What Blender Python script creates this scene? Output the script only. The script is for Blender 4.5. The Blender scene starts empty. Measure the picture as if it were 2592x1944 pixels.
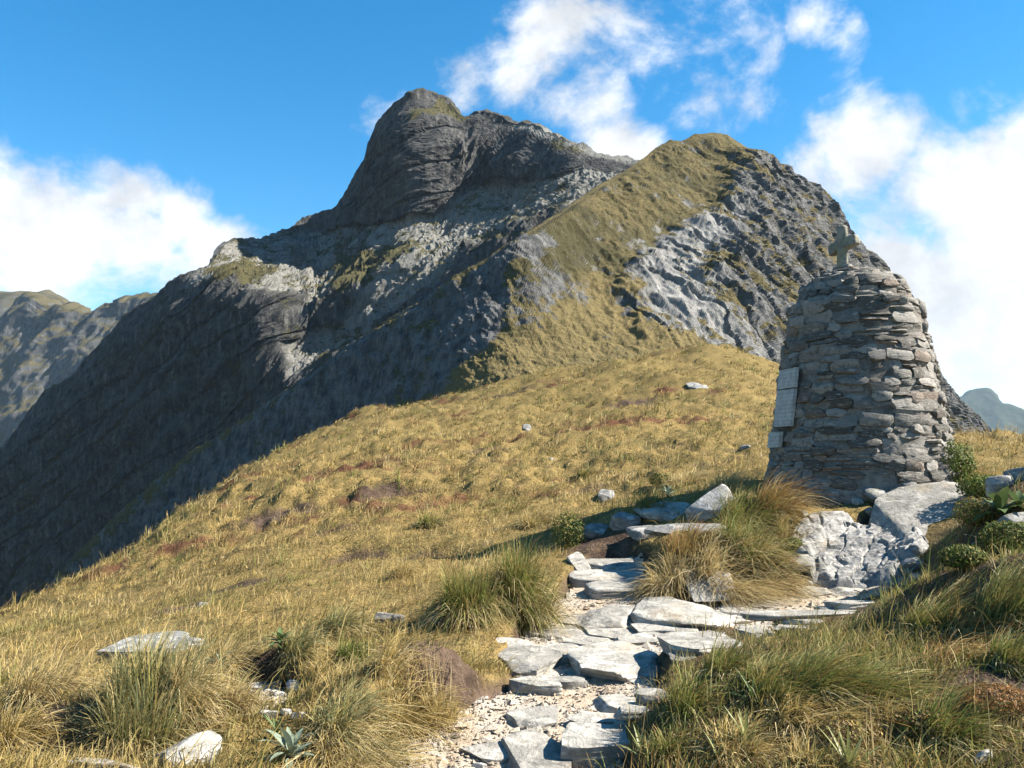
import bpy, bmesh, math, random
import numpy as np
from mathutils import Vector, Matrix, Euler

# ------------------------------------------------------------------ camera, sky, sun, exposure
S = bpy.context.scene
COL = S.collection
W0, H0, F0 = 2592.0, 1944.0, 2157.0
PITCH = math.radians(5.0)
EYE = 1.6
SUN_EL = math.radians(39.0)
SUN_BACK = math.radians(-4.0)         # sun stands to the right of the view

cd = bpy.data.cameras.new('camera'); cam = bpy.data.objects.new('camera', cd); COL.objects.link(cam)
cd.sensor_width = 36.0; cd.lens = 36.0 * F0 / W0; cd.clip_start = 0.05; cd.clip_end = 30000
cam.location = (0, 0, EYE); cam.rotation_euler = (math.radians(90) + PITCH, 0, 0)
S.camera = cam

sun_dir = Vector((math.cos(SUN_EL) * math.cos(SUN_BACK), math.cos(SUN_EL) * math.sin(SUN_BACK), math.sin(SUN_EL)))
sl = bpy.data.lights.new('sun', 'SUN'); sl.energy = 5.0; sl.angle = math.radians(0.53); sl.color = (1.0, 0.94, 0.84)
sun = bpy.data.objects.new('sun', sl); COL.objects.link(sun)
sun.rotation_euler = sun_dir.to_track_quat('Z', 'Y').to_euler()

S.view_settings.view_transform = 'Standard'; S.view_settings.look = 'None'
S.view_settings.exposure = 1.88; S.view_settings.gamma = 1.0
S.view_settings.use_curve_mapping = False
S.render.engine = 'CYCLES'
S.cycles.max_bounces = 6; S.cycles.diffuse_bounces = 2; S.cycles.transmission_bounces = 3
S.cycles.volume_bounces = 1; S.cycles.glossy_bounces = 2; S.cycles.transparent_max_bounces = 4
S.cycles.sample_clamp_indirect = 6.0

def pix(px, py):
    """slopes x/y and z/y of the line of sight through a point of the photograph"""
    u = (px - W0 / 2) / F0; v = (H0 / 2 - py) / F0
    den = math.cos(PITCH) - v * math.sin(PITCH)
    return u / den, (math.sin(PITCH) + v * math.cos(PITCH)) / den
def world(px, py, d):
    a, e = pix(px, py)
    return a * d, d + 0 * a, EYE + e * d

class NT:
    """small node-tree helper"""
    def __init__(s, tree):
        s.t = tree; s.n = tree.nodes; s.l = tree.links; s.n.clear()
    def new(s, typ, **kw):
        x = s.n.new(typ)
        for k, v in kw.items(): setattr(x, k, v)
        return x
    def put(s, sock, val):
        if hasattr(val, 'is_output'): s.l.new(val, sock)
        elif val is not None: sock.default_value = val
    def math(s, op, a, b=None, c=None, clamp=False):
        x = s.new('ShaderNodeMath', operation=op, use_clamp=clamp)
        s.put(x.inputs[0], a)
        if b is not None: s.put(x.inputs[1], b)
        if c is not None: s.put(x.inputs[2], c)
        return x.outputs[0]
    def noise(s, vec, scale, detail=4, rough=0.55, dist=0.0, dim='3D'):
        x = s.new('ShaderNodeTexNoise', noise_dimensions=dim)
        s.put(x.inputs['Vector'], vec)
        s.put(x.inputs['Scale'], scale); x.inputs['Detail'].default_value = detail
        x.inputs['Roughness'].default_value = rough; x.inputs['Distortion'].default_value = dist
        return x.outputs['Fac']
    def ramp(s, fac, a, b, lo=0.0, hi=1.0, smooth=True):
        x = s.new('ShaderNodeMapRange', interpolation_type='SMOOTHSTEP' if smooth else 'LINEAR')
        s.put(x.inputs[0], fac); s.put(x.inputs[1], a); s.put(x.inputs[2], b); s.put(x.inputs[3], lo); s.put(x.inputs[4], hi)
        return x.outputs[0]
    def mix(s, fac, a, b, blend='MIX'):
        x = s.new('ShaderNodeMix', data_type='RGBA', blend_type=blend)
        s.put(x.inputs[0], fac)
        s.put(x.inputs[6], a if hasattr(a, 'is_output') else (*a, 1)); s.put(x.inputs[7], b if hasattr(b, 'is_output') else (*b, 1))
        return x.outputs[2]
    def mapping(s, vec, scale=(1, 1, 1), rot=(0, 0, 0)):
        x = s.new('ShaderNodeMapping'); s.put(x.inputs[0], vec)
        x.inputs['Scale'].default_value = scale; x.inputs['Rotation'].default_value = rot
        return x.outputs[0]
    def attr(s, name, out='Fac'):
        return s.new('ShaderNodeAttribute', attribute_name=name).outputs[out]
    def coord(s, out='Object'):
        return s.new('ShaderNodeTexCoord').outputs[out]

# the sky: clear blue with banks of cumulus and thin wisps
wd = bpy.data.worlds.new('World'); S.world = wd; wd.use_nodes = True
T = NT(wd.node_tree)
sky = T.new('ShaderNodeTexSky', sky_type='NISHITA')
sky.sun_disc = False; sky.sun_elevation = SUN_EL; sky.sun_rotation = math.radians(90) - SUN_BACK
sky.altitude = 1100; sky.air_density = 1.0; sky.dust_density = 0.4; sky.ozone_density = 1.2
dirv = T.coord('Generated')
def cloud_field():
    total = None
    banks = [(100, 640, 300, 1.0), (330, 580, 230, .9), (0, 470, 200, .8), (500, 690, 230, .72), (420, 560, 170, .7), (20, 350, 90, .45),
             (1500, 290, 210, .84), (1560, 390, 200, .98), (1400, 120, 290, .66), (1620, 50, 320, .66), (1820, 160, 280, .60),
             (2090, 90, 150, .55), (980, 240, 140, .55), (1200, 200, 230, .52),
             (2200, 350, 240, .85), (2420, 470, 330, .82), (2350, 780, 330, 1.15), (2560, 720, 380, 1.15), (2060, 430, 150, .62), (2600, 420, 240, .75)]
    warp = T.new('ShaderNodeTexNoise'); T.put(warp.inputs['Vector'], dirv); warp.inputs['Scale'].default_value = 7.0; warp.inputs['Detail'].default_value = 3
    wv = T.new('ShaderNodeVectorMath', operation='MULTIPLY_ADD')
    T.l.new(warp.outputs['Color'], wv.inputs[0]); wv.inputs[1].default_value = (.10, .10, .10)
    off = T.new('ShaderNodeVectorMath', operation='SUBTRACT'); T.put(off.inputs[0], dirv); off.inputs[1].default_value = (.05, .05, .05)
    T.l.new(off.outputs[0], wv.inputs[2])
    for px, py, r, w in banks:
        a, e = pix(px, py); c = Vector((a, 1, e)).normalized()
        x = T.new('ShaderNodeVectorMath', operation='DISTANCE'); T.l.new(wv.outputs[0], x.inputs[0]); x.inputs[1].default_value = c
        m = T.ramp(x.outputs['Value'], r / F0 * 1.25, 0.0, 0.0, w)
        total = m if total is None else T.math('MAXIMUM', total, m)
    return total
bank = cloud_field()
stretch = T.mapping(dirv, (1.0, 1.0, 1.25), (0, math.radians(28), 0))
n1 = T.noise(stretch, 6.5, 12, 0.63, 0.25)
n2 = T.noise(dirv, 16.0, 6, 0.6, 0.2)
dens = T.math('ADD', bank, T.math('MULTIPLY', T.math('SUBTRACT', n1, 0.5), 1.75))
dens = T.math('ADD', dens, T.math('MULTIPLY', T.math('SUBTRACT', n2, 0.5), 0.55))
cl = T.ramp(dens, 0.33, 0.80)
shade = T.ramp(T.noise(dirv, 9.0, 7, 0.6), 0.32, 0.62, 0.225, 0.33)
bg1 = T.new('ShaderNodeBackground'); hs = T.new('ShaderNodeHueSaturation'); hs.inputs['Saturation'].default_value = 1.45; hs.inputs['Hue'].default_value = 0.491; T.l.new(sky.outputs[0], hs.inputs['Color']); T.l.new(hs.outputs[0], bg1.inputs[0]); bg1.inputs[1].default_value = 0.064
bg2 = T.new('ShaderNodeBackground'); bg2.inputs[0].default_value = (.93, .96, 1, 1); T.l.new(shade, bg2.inputs[1])
mx = T.new('ShaderNodeMixShader'); T.l.new(cl, mx.inputs[0]); T.l.new(bg1.outputs[0], mx.inputs[1]); T.l.new(bg2.outputs[0], mx.inputs[2])
wo = T.new('ShaderNodeOutputWorld'); T.l.new(mx.outputs[0], wo.inputs[0])

# ------------------------------------------------------------------ helpers
RNG = np.random.default_rng(7)
_perm = np.random.default_rng(3).permutation(256).astype(np.int64); _perm = np.concatenate([_perm, _perm, _perm])
_g = np.random.default_rng(5).normal(size=(256, 3)); _g /= np.linalg.norm(_g, axis=1)[:, None]
def gnoise(P):
    """gradient noise, P (n,3), roughly -1..1"""
    P = np.asarray(P, float); i = np.floor(P).astype(np.int64); f = P - i; i &= 255
    w = f * f * f * (f * (f * 6 - 15) + 10); out = 0
    for dx in (0, 1):
        for dy in (0, 1):
            for dz in (0, 1):
                h = _perm[_perm[_perm[i[:, 0] + dx] + i[:, 1] + dy] + i[:, 2] + dz]
                g = _g[h]
                dot = g[:, 0] * (f[:, 0] - dx) + g[:, 1] * (f[:, 1] - dy) + g[:, 2] * (f[:, 2] - dz)
                out = out + dot * (w[:, 0] if dx else 1 - w[:, 0]) * (w[:, 1] if dy else 1 - w[:, 1]) * (w[:, 2] if dz else 1 - w[:, 2])
    return out * 1.5
def fbm(P, oct=4, gain=0.5, ridged=False):
    P = np.asarray(P, float); s = 0; amp = 1; tot = 0
    for k in range(oct):
        n = gnoise(P * 2.0 ** k + 17.3 * k)
        if ridged: n = 1 - 2 * np.abs(n)
        s = s + n * amp; tot += amp; amp *= gain
    return s / tot
def sstep(a, b, x):
    t = np.clip((x - a) / (b - a), 0, 1); return t * t * (3 - 2 * t)
def xyz(x, y, z=0): 
    x, y, z = np.broadcast_arrays(x, y, z); return np.stack([x.ravel(), y.ravel(), z.ravel()], 1).astype(float)

def np_mesh(name, V, faces, mat=None, attrs=None, colors=None, smooth=True):
    """V (n,3), faces (m,k) one k for all"""
    me = bpy.data.meshes.new(name); V = np.asarray(V, np.float32); faces = np.asarray(faces, np.int32); k = faces.shape[1]
    me.vertices.add(len(V)); me.vertices.foreach_set('co', V.ravel())
    me.loops.add(faces.size); me.loops.foreach_set('vertex_index', faces.ravel())
    me.polygons.add(len(faces)); me.polygons.foreach_set('loop_start', np.arange(0, faces.size, k, dtype=np.int32))
    me.polygons.foreach_set('use_smooth', np.full(len(faces), smooth, bool))
    for nm, val in (attrs or {}).items():
        a = me.attributes.new(nm, 'FLOAT', 'POINT'); a.data.foreach_set('value', np.asarray(val, np.float32).ravel())
    if colors is not None:
        a = me.attributes.new('tint', 'FLOAT_COLOR', 'POINT')
        c = np.ones((len(V), 4), np.float32); c[:, :3] = colors; a.data.foreach_set('color', c.ravel())
    me.update(calc_edges=True); me.validate()
    if mat: me.materials.append(mat)
    return me
def link(name, data, parent=None, loc=(0, 0, 0), rot=(0, 0, 0), scale=(1, 1, 1)):
    o = bpy.data.objects.new(name, data); COL.objects.link(o)
    o.parent = parent; o.location = loc; o.rotation_euler = rot; o.scale = scale
    return o
def tag(o, label=None, cat=None, group=None, kind=None):
    if label: o['label'] = label
    if cat: o['category'] = cat
    if group: o['group'] = group
    if kind: o['kind'] = kind
    return o
def grid_faces(nr, nc):
    i = np.arange(nr * nc).reshape(nr, nc)
    return np.stack([i[:-1, :-1].ravel(), i[:-1, 1:].ravel(), i[1:, 1:].ravel(), i[1:, :-1].ravel()], 1)

ALB = 0.78                                              # overall reflectance of the place
def mat_new(name):
    m = bpy.data.materials.new(name); m.use_nodes = True
    return m, NT(m.node_tree)
def finish(t, color, rough=0.9, bump=None, dist=0.02, strength=1.0, spec=0.2):
    color = t.mix(1.0, color, (ALB, ALB, ALB), 'MULTIPLY')
    b = t.new('ShaderNodeBsdfPrincipled'); t.put(b.inputs['Base Color'], color)
    t.put(b.inputs['Roughness'], rough); b.inputs['Specular IOR Level'].default_value = spec
    if bump is not None:
        bp = t.new('ShaderNodeBump'); bp.inputs['Distance'].default_value = dist; bp.inputs['Strength'].default_value = strength
        t.l.new(bump, bp.inputs['Height']); t.l.new(bp.outputs[0], b.inputs['Normal'])
    o = t.new('ShaderNodeOutputMaterial'); t.l.new(b.outputs[0], o.inputs[0])
    return b

# ------------------------------------------------------------------ materials
def m_mountain(name, rock_lo, rock_hi, pale, grass_a, grass_b, scrub, sc):
    """sc: size of the finest relief in metres"""
    m, t = mat_new(name); c = t.coord()
    big = t.noise(c, 0.06 / sc, 5, 0.6); mid = t.noise(c, 0.35 / sc, 6, 0.65); fine = t.noise(c, 1.6 / sc, 6, 0.7)
    streak = t.noise(t.mapping(c, (1.2, 1.0, 0.16), (0, math.radians(28 if sc < 2 else -28), 0)), 0.9 / sc, 6, 0.7, 0.3)
    rk = t.mix(t.ramp(mid, .32, .68), rock_lo, rock_hi)
    rk = t.mix(t.ramp(streak, .5, .72, 0, .75), rk, t.mix(fine, rock_hi, pale))
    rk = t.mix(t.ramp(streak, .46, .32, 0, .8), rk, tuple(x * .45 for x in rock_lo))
    rk = t.mix(t.math('MULTIPLY', t.attr('pale'), t.ramp(streak, .25, .6, .4, 1)), rk, pale)
    gr = t.mix(t.ramp(mid, .35, .68), grass_a, grass_b)
    gr = t.mix(t.math('MULTIPLY', t.attr('gold'), .85), gr, t.mix(mid, (.255, .188, .08), (.17, .13, .056)))
    gr = t.mix(t.math('MULTIPLY', t.ramp(fine, .58, .40, 0, .85), t.math('SUBTRACT', 1.0, t.math('MULTIPLY', t.attr('gold'), .55))), gr, scrub)
    gr = t.mix(t.ramp(big, .45, .6, 0, .4), gr, grass_b)
    gr = t.mix(t.math('MULTIPLY', t.attr('scrub'), t.ramp(fine, .35, .6, .5, 1)), gr, scrub)
    rm = t.math('ADD', t.attr('rock'), t.math('MULTIPLY', t.math('SUBTRACT', mid, .5), 1.1))
    rm = t.math('ADD', rm, t.math('MULTIPLY', t.math('SUBTRACT', fine, .5), .9))
    col = t.mix(t.ramp(rm, .42, .58), gr, rk)
    h = t.math('ADD', t.math('MULTIPLY', streak, .8), fine)
    finish(t, col, .92, h, .6 * sc, .8, .1)
    return m
M = {}
M['spur'] = m_mountain('spur_rock_and_tussock', (.055, .055, .055), (.155, .152, .145), (.30, .29, .27), (.168, .128, .054), (.112, .092, .040), (.044, .042, .019), 1.0)
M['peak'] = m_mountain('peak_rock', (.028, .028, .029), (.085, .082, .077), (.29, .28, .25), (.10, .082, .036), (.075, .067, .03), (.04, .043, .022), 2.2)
M['far'] = m_mountain('far_rock', (.045, .046, .048), (.12, .118, .112), (.24, .23, .21), (.13, .10, .045), (.095, .08, .038), (.05, .05, .026), 4.0)

M['bush'] = m_mountain('forested_range', (.05, .055, .06), (.09, .095, .09), (.14, .14, .13), (.035, .048, .026), (.05, .056, .03), (.025, .036, .02), 8.0)
def m_ground():
    m, t = mat_new('turf'); c = t.coord()
    n1 = t.noise(c, 0.55, 5, .6); n2 = t.noise(c, 4.0, 5, .65); n3 = t.noise(c, 22.0, 4, .65)
    g = t.mix(t.ramp(n1, .35, .65), (.29, .20, .075), (.225, .16, .06))
    g = t.mix(t.ramp(n2, .46, .66, 0, .75), g, (.115, .10, .035))
    g = t.mix(t.ramp(n3, .58, .38, 0, .6), g, (.09, .065, .03))
    g = t.mix(t.ramp(n3, .55, .75, 0, .5), g, (.36, .27, .11))
    red = t.mix(n3, (.08, .035, .022), (.15, .07, .04))
    cy_ = t.new('ShaderNodeSeparateXYZ'); t.l.new(c, cy_.inputs[0]); g = t.mix(t.ramp(cy_.outputs[1], 20, 50, 0, .45), g, t.mix(n2, (.17, .13, .05), (.12, .095, .04))); g = t.mix(t.attr('red'), g, red)
    soil = t.mix(t.ramp(n2, .35, .65), (.05, .034, .025), (.12, .082, .058))
    soil = t.mix(t.ramp(n3, .55, .72, 0, .6), soil, (.19, .14, .105))
    g = t.mix(t.attr('soil'), g, soil)
    h = t.math('ADD', n3, t.math('MULTIPLY', n2, 1.5))
    finish(t, g, .95, h, .05, .8, .05)
    return m
M['turf'] = m_ground()
def m_path():
    m, t = mat_new('path_gravel'); c = t.coord()
    n1 = t.noise(c, 2.2, 5, .6); n2 = t.noise(c, 14, 5, .65); n3 = t.noise(c, 70, 4, .7)
    g = t.mix(t.ramp(n1, .35, .65), (.50, .40, .29), (.56, .50, .42))
    g = t.mix(t.ramp(n2, .52, .36, 0, .75), g, (.34, .25, .17))
    g = t.mix(t.ramp(n3, .55, .72, 0, .7), g, (.66, .63, .57))
    g = t.mix(t.ramp(n3, .45, .28, 0, .6), g, (.26, .20, .15))
    finish(t, g, .95, t.math('ADD', n3, n2), .018, 1.0, .1)
    return m
M['path'] = m_path()
def m_rock(name, lo, hi, pale, moss=0.0, foli=(1, 1, 4), rot=(.3, .4, 0), stain=.4):
    m, t = mat_new(name); c = t.coord()
    oi = t.new('ShaderNodeObjectInfo')
    va = t.new('ShaderNodeVectorMath', operation='ADD'); t.l.new(c, va.inputs[0])
    cx = t.new('ShaderNodeCombineXYZ'); t.l.new(t.math('MULTIPLY', oi.outputs['Random'], 40.0), cx.inputs[0]); t.l.new(t.math('MULTIPLY', oi.outputs['Random'], 17.0), cx.inputs[1])
    t.l.new(cx.outputs[0], va.inputs[1]); c = va.outputs[0]
    n1 = t.noise(c, 2.6, 5, .6); n2 = t.noise(c, 11, 6, .68); n3 = t.noise(c, 55, 4, .7)
    st = t.noise(t.mapping(c, foli, rot), 6, 6, .68, .6)
    col = t.mix(t.ramp(n1, .33, .67), lo, hi)
    col = t.mix(t.ramp(st, .48, .62, 0, .85), col, pale)
    col = t.mix(t.ramp(n2, .50, .36, 0, .7), col, tuple(x * .55 for x in lo))
    col = t.mix(t.ramp(n3, .58, .74, 0, .5), col, pale)
    col = t.mix(t.ramp(t.noise(c, 1.7, 4, .6), .55, .75, 0, stain), col, (.36, .27, .17))
    if moss: col = t.mix(t.ramp(t.noise(c, 5, 5, .65), .52, .66, 0, moss), col, (.10, .10, .035))
    val = t.ramp(oi.outputs['Random'], 0, 1, .82, 1.16, False)
    hsv = t.new('ShaderNodeHueSaturation'); t.l.new(val, hsv.inputs['Value']); t.l.new(col, hsv.inputs['Color'])
    h = t.math('ADD', t.math('MULTIPLY', st, 1.4), t.math('ADD', n2, t.math('MULTIPLY', n3, .5)))
    finish(t, hsv.outputs[0], .85, h, .02, .8, .25)
    return m
M['slab'] = m_rock('pale_schist', (.26, .245, .215), (.38, .355, .31), (.53, .495, .43), moss=.22, stain=.55)
M['bedrock'] = m_rock('grey_bedrock', (.20, .195, .185), (.30, .29, .27), (.44, .42, .385))
M['boulder'] = m_rock('grey_schist', (.16, .155, .148), (.28, .272, .255), (.45, .435, .40), moss=.55)
M['white'] = m_rock('white_quartz', (.46, .44, .40), (.56, .54, .49), (.68, .66, .61))
def m_stone():
    m, t = mat_new('cairn_stone'); c = t.coord(); oi = t.new('ShaderNodeObjectInfo'); R = oi.outputs['Random']
    va = t.new('ShaderNodeVectorMath', operation='ADD'); t.l.new(c, va.inputs[0])
    cx = t.new('ShaderNodeCombineXYZ'); t.l.new(t.math('MULTIPLY', R, 60.0), cx.inputs[0]); t.l.new(cx.outputs[0], va.inputs[1]); v = va.outputs[0]
    n2 = t.noise(v, 16, 6, .68); st = t.noise(t.mapping(v, (1, 1, 4.5)), 10, 6, .7, .4); n3 = t.noise(v, 80, 3, .7)
    col = t.mix(t.ramp(R, 0, 1, 0, 1, False), (.075, .067, .056), (.31, .285, .25))
    wn = t.new('ShaderNodeTexWhiteNoise', noise_dimensions='1D'); t.l.new(R, wn.inputs['W'])
    col = t.mix(t.ramp(wn.outputs['Value'], .78, .86, 0, .6, False), col, (.23, .16, .115))
    col = t.mix(t.ramp(st, .5, .68, 0, .8), col, (.40, .37, .325))
    col = t.mix(t.ramp(n2, .50, .34, 0, .75), col, (.075, .072, .068))
    spots = t.noise(c, 30, 2, .5); col = t.mix(t.ramp(spots, .70, .74, 0, .7), col, (.62, .62, .58))
    h = t.math('ADD', t.math('MULTIPLY', st, 1.4), t.math('ADD', n2, t.math('MULTIPLY', n3, .4)))
    finish(t, col, .9, h, .016, .9, .2)
    return m
M['stone'] = m_stone()
def m_mortar():
    m, t = mat_new('mortar'); c = t.coord(); n = t.noise(c, 8, 6, .65); n3 = t.noise(c, 60, 4, .7)
    col = t.mix(t.ramp(n, .35, .65), (.14, .126, .108), (.25, .23, .20))
    finish(t, col, .95, t.math('ADD', n, n3), .02, .8, .1); return m
M['mortar'] = m_mortar()
def m_plaque():
    m, t = mat_new('engraved_marble'); c = t.coord(); n = t.noise(c, 9, 6, .65); n3 = t.noise(c, 90, 3, .6)
    col = t.mix(t.ramp(n, .35, .68), (.34, .325, .295), (.50, .48, .44))
    col = t.mix(t.ramp(n3, .5, .7, 0, .3), col, (.34, .33, .30))
    sx = t.new('ShaderNodeSeparateXYZ'); t.l.new(c, sx.inputs[0])
    row = t.ramp(t.math('SINE', t.math('MULTIPLY', sx.outputs[2], 128.0)), .15, .5); let = t.ramp(t.noise(t.mapping(c, (1, 1, .3)), 75, 1, .4), .46, .54)
    col = t.mix(t.math('MULTIPLY', t.math('MULTIPLY', row, let), .5), col, (.20, .19, .17))
    finish(t, col, .7, t.math('ADD', n, n3), .006, .6, .3); return m
M['plaque'] = m_plaque()
def m_engrave():
    m, t = mat_new('engraving'); finish(t, (.25, .24, .22), .9, None); return m
M['engrave'] = m_engrave()
def m_cross():
    m, t = mat_new('lichened_concrete'); c = t.coord(); n = t.noise(c, 9, 6, .65); n3 = t.noise(c, 60, 4, .7)
    col = t.mix(t.ramp(n, .38, .62), (.22, .21, .17), (.36, .34, .28)); col = t.mix(t.ramp(n3, .5, .68, 0, .6), col, (.15, .13, .075))
    col = t.mix(t.ramp(t.noise(c, 5, 4, .6), .5, .66, 0, .6), col, (.27, .24, .10))
    finish(t, col, .95, t.math('ADD', n, n3), .02, .8, .1); return m
M['cross'] = m_cross()
def m_leaf(name, trans=.35, rough=.55, spec=.25, fixed=None):
    m, t = mat_new(name)
    c = t.attr('tint', 'Color') if fixed is None else t.mix(t.noise(t.coord(), 14, 4, .6), fixed[0], fixed[1])
    c = t.mix(1.0, c, (ALB, ALB, ALB), 'MULTIPLY'); b = t.new('ShaderNodeBsdfPrincipled'); t.put(b.inputs['Base Color'], c); b.inputs['Roughness'].default_value = rough; b.inputs['Specular IOR Level'].default_value = spec
    tr = t.new('ShaderNodeBsdfTranslucent'); t.put(tr.inputs[0], c)
    mxs = t.new('ShaderNodeMixShader'); mxs.inputs[0].default_value = trans
    t.l.new(b.outputs[0], mxs.inputs[1]); t.l.new(tr.outputs[0], mxs.inputs[2])
    o = t.new('ShaderNodeOutputMaterial'); t.l.new(mxs.outputs[0], o.inputs[0]); return m
M['grass'] = m_leaf('tussock_blades', .33, .6, .2)
M['leaf'] = m_leaf('leaf', .25, .65, .15)
M['green_leaf'] = m_leaf('daisy_leaf', .2, .5, .3, ((.075, .12, .035), (.15, .20, .075)))
M['silver_leaf'] = m_leaf('silver_daisy_leaf', .15, .6, .3, ((.30, .34, .26), (.17, .22, .13)))
M['sword_leaf'] = m_leaf('sword_leaf', .25, .45, .35, ((.20, .23, .07), (.34, .33, .13)))
M['stem'] = m_leaf('stem', 0, .9, .1, ((.07, .05, .03), (.12, .09, .05)))

# ------------------------------------------------------------------ the ground near the camera
def rbf(pts, vals, q, smooth=0.0):
    pts = np.asarray(pts, float); n = len(pts); vals = np.asarray(vals, float)
    K = np.linalg.norm(pts[:, None] - pts[None], axis=2) - smooth * np.eye(n)
    Pm = np.concatenate([np.ones((n, 1)), pts], 1)
    A = np.block([[K, Pm], [Pm.T, np.zeros((3, 3))]])
    c = np.linalg.solve(A, np.concatenate([vals, np.zeros(3)]))
    out = np.empty(len(q))
    for s in range(0, len(q), 20000):
        b = q[s:s + 20000]
        out[s:s + 20000] = np.linalg.norm(b[:, None] - pts[None], axis=2) @ c[:n] + c[n] + b @ c[n + 1:]
    return out
# (x in the photograph, y in the photograph, distance in metres)
CTRL = [(-300, 1944, 4.4), (0, 1944, 4.5), (650, 1944, 4.55), (1100, 1944, 4.6), (1300, 1944, 4.65), (1500, 1944, 4.6), (1800, 1944, 4.3), (2200, 1944, 4.1), (2592, 1944, 3.9), (2900, 1944, 3.8),
        (0, 1800, 5.6), (400, 1800, 5.6), (800, 1800, 5.55), (1200, 1780, 5.5), (1450, 1800, 5.35), (1550, 1700, 6.1), (1350, 1700, 6.15), (1600, 1560, 7.6), (1350, 1560, 7.8), (1550, 1480, 9.0), (1560, 1430, 10.0), (1560, 1320, 10.6), (1640, 1285, 11.2),
        (1800, 1700, 5.75), (2100, 1750, 5.3), (2400, 1750, 5.0), (2592, 1700, 4.9), (2100, 1600, 6.6), (2592, 1520, 5.9), (2900, 1500, 5.6),
        (1900, 1540, 7.9), (2150, 1510, 8.2), (2330, 1480, 7.9), (2000, 1430, 9.0), (2250, 1400, 8.8), (2400, 1300, 9.3), (2592, 1330, 7.8), (2592, 1250, 9.0), (2900, 1280, 8.0),
        (1800, 1400, 9.5), (1800, 1290, 10.4), (1950, 1260, 10.5), (2180, 1262, 10.2), (2180, 1200, 12.6), (2420, 1215, 11.0), (1960, 1180, 13.0),
        (2420, 1150, 15), (2592, 1190, 13), (2592, 1140, 22), (2450, 1120, 24), (2900, 1150, 20),
        (0, 1690, 7.6), (0, 1620, 10.5), (0, 1566, 16), (-300, 1700, 16), (-300, 1750, 9),
        (300, 1690, 7.3), (300, 1580, 10), (300, 1500, 14), (300, 1425, 22), (150, 1490, 19),
        (600, 1650, 7.2), (600, 1500, 10.5), (600, 1380, 15), (600, 1280, 22), (600, 1205, 32), (450, 1312, 26),
        (900, 1580, 7.9), (900, 1450, 10.8), (900, 1320, 15), (900, 1200, 22), (900, 1110, 34), (900, 1058, 48), (750, 1122, 40),
        (1150, 1540, 8.3), (1150, 1420, 11.2), (1150, 1310, 15), (1150, 1200, 21), (1150, 1100, 32), (1150, 1030, 46), (1150, 995, 58), (1050, 1030, 55), (1300, 975, 62),
        (1400, 1330, 12.2), (1400, 1230, 17), (1400, 1130, 25), (1400, 1030, 40), (1450, 945, 62),
        (1700, 1230, 14.5), (1700, 1140, 21), (1700, 1050, 31), (1700, 960, 46), (1600, 905, 60), (1780, 880, 63), (1880, 895, 62), (1980, 950, 60), (2100, 1010, 55), (2250, 1060, 48), (2000, 1100, 24), (2200, 1120, 30)]
CREST = [(-300, 1700, 16), (0, 1566, 16), (150, 1490, 19), (300, 1425, 22), (450, 1312, 26), (600, 1205, 32), (750, 1122, 40), (900, 1058, 48), (1050, 1030, 55), (1150, 995, 58), (1300, 975, 62), (1450, 945, 62), (1600, 905, 60), (1780, 880, 63), (1880, 895, 62), (1980, 950, 60), (2100, 1010, 55), (2250, 1060, 48), (2450, 1120, 24), (2592, 1140, 22), (2900, 1150, 20)]
for px, py, d in CREST:
    CTRL.append((px, py + 60, d * 1.25)); CTRL.append((px, py + 220, d * 1.7)); CTRL.append((px, py + 420, d * 2.3))
cp, cz = [], []
for px, py, d in CTRL:
    x, y, z = world(px, py, d); cp.append((x / y * 2.2, math.log(d))); cz.append(z)
for a in np.linspace(-1.0, 1.0, 9):
    cp.append((a * 2.2, math.log(2.2))); cz.append(0.04 * a)
    cp.append((a * 2.2, math.log(1.0))); cz.append(0.0)
NA, NL = 260, 420
GA = np.linspace(-1.0, 1.0, NA); GL = np.linspace(math.log(0.9), math.log(115), NL)
ga, gl = np.meshgrid(GA, GL)
HB = rbf(cp, cz, np.stack([ga.ravel() * 2.2, gl.ravel()], 1), .02).reshape(NL, NA)
for _ in range(2):
    Pd = np.pad(HB, 1, mode='edge')
    HB = (Pd[1:-1, 1:-1] * 2 + Pd[:-2, 1:-1] + Pd[2:, 1:-1] + Pd[1:-1, :-2] + Pd[1:-1, 2:]) / 6
def base_z(x, y):
    x = np.asarray(x, float); y = np.maximum(np.asarray(y, float), .91)
    fa = np.clip((x / y + 1.0) / 2.0 * (NA - 1), 0, NA - 1.001); fl = np.clip((np.log(y) - GL[0]) / (GL[-1] - GL[0]) * (NL - 1), 0, NL - 1.001)
    ia = fa.astype(int); il = fl.astype(int); fa = fa - ia; fl = fl - il
    return (HB[il, ia] * (1 - fa) + HB[il, ia + 1] * fa) * (1 - fl) + (HB[il + 1, ia] * (1 - fa) + HB[il + 1, ia + 1] * fa) * fl
def hit(px, py, zf=base_z, dmin=2.0, dmax=90.0):
    """first point of the ground on the line of sight through a point of the photograph"""
    a, e = pix(px, py); d = np.exp(np.linspace(math.log(dmin), math.log(dmax), 3000))
    z = zf(a * d, d); up = np.nonzero(z >= EYE + e * d)[0]
    k = up[0] if len(up) else len(d) - 1
    return float(a * d[k]), float(d[k]), float(z[k])
def polyline(pts):
    return [(hit(px, py)[:2], w) for px, py, w in pts]
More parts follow.
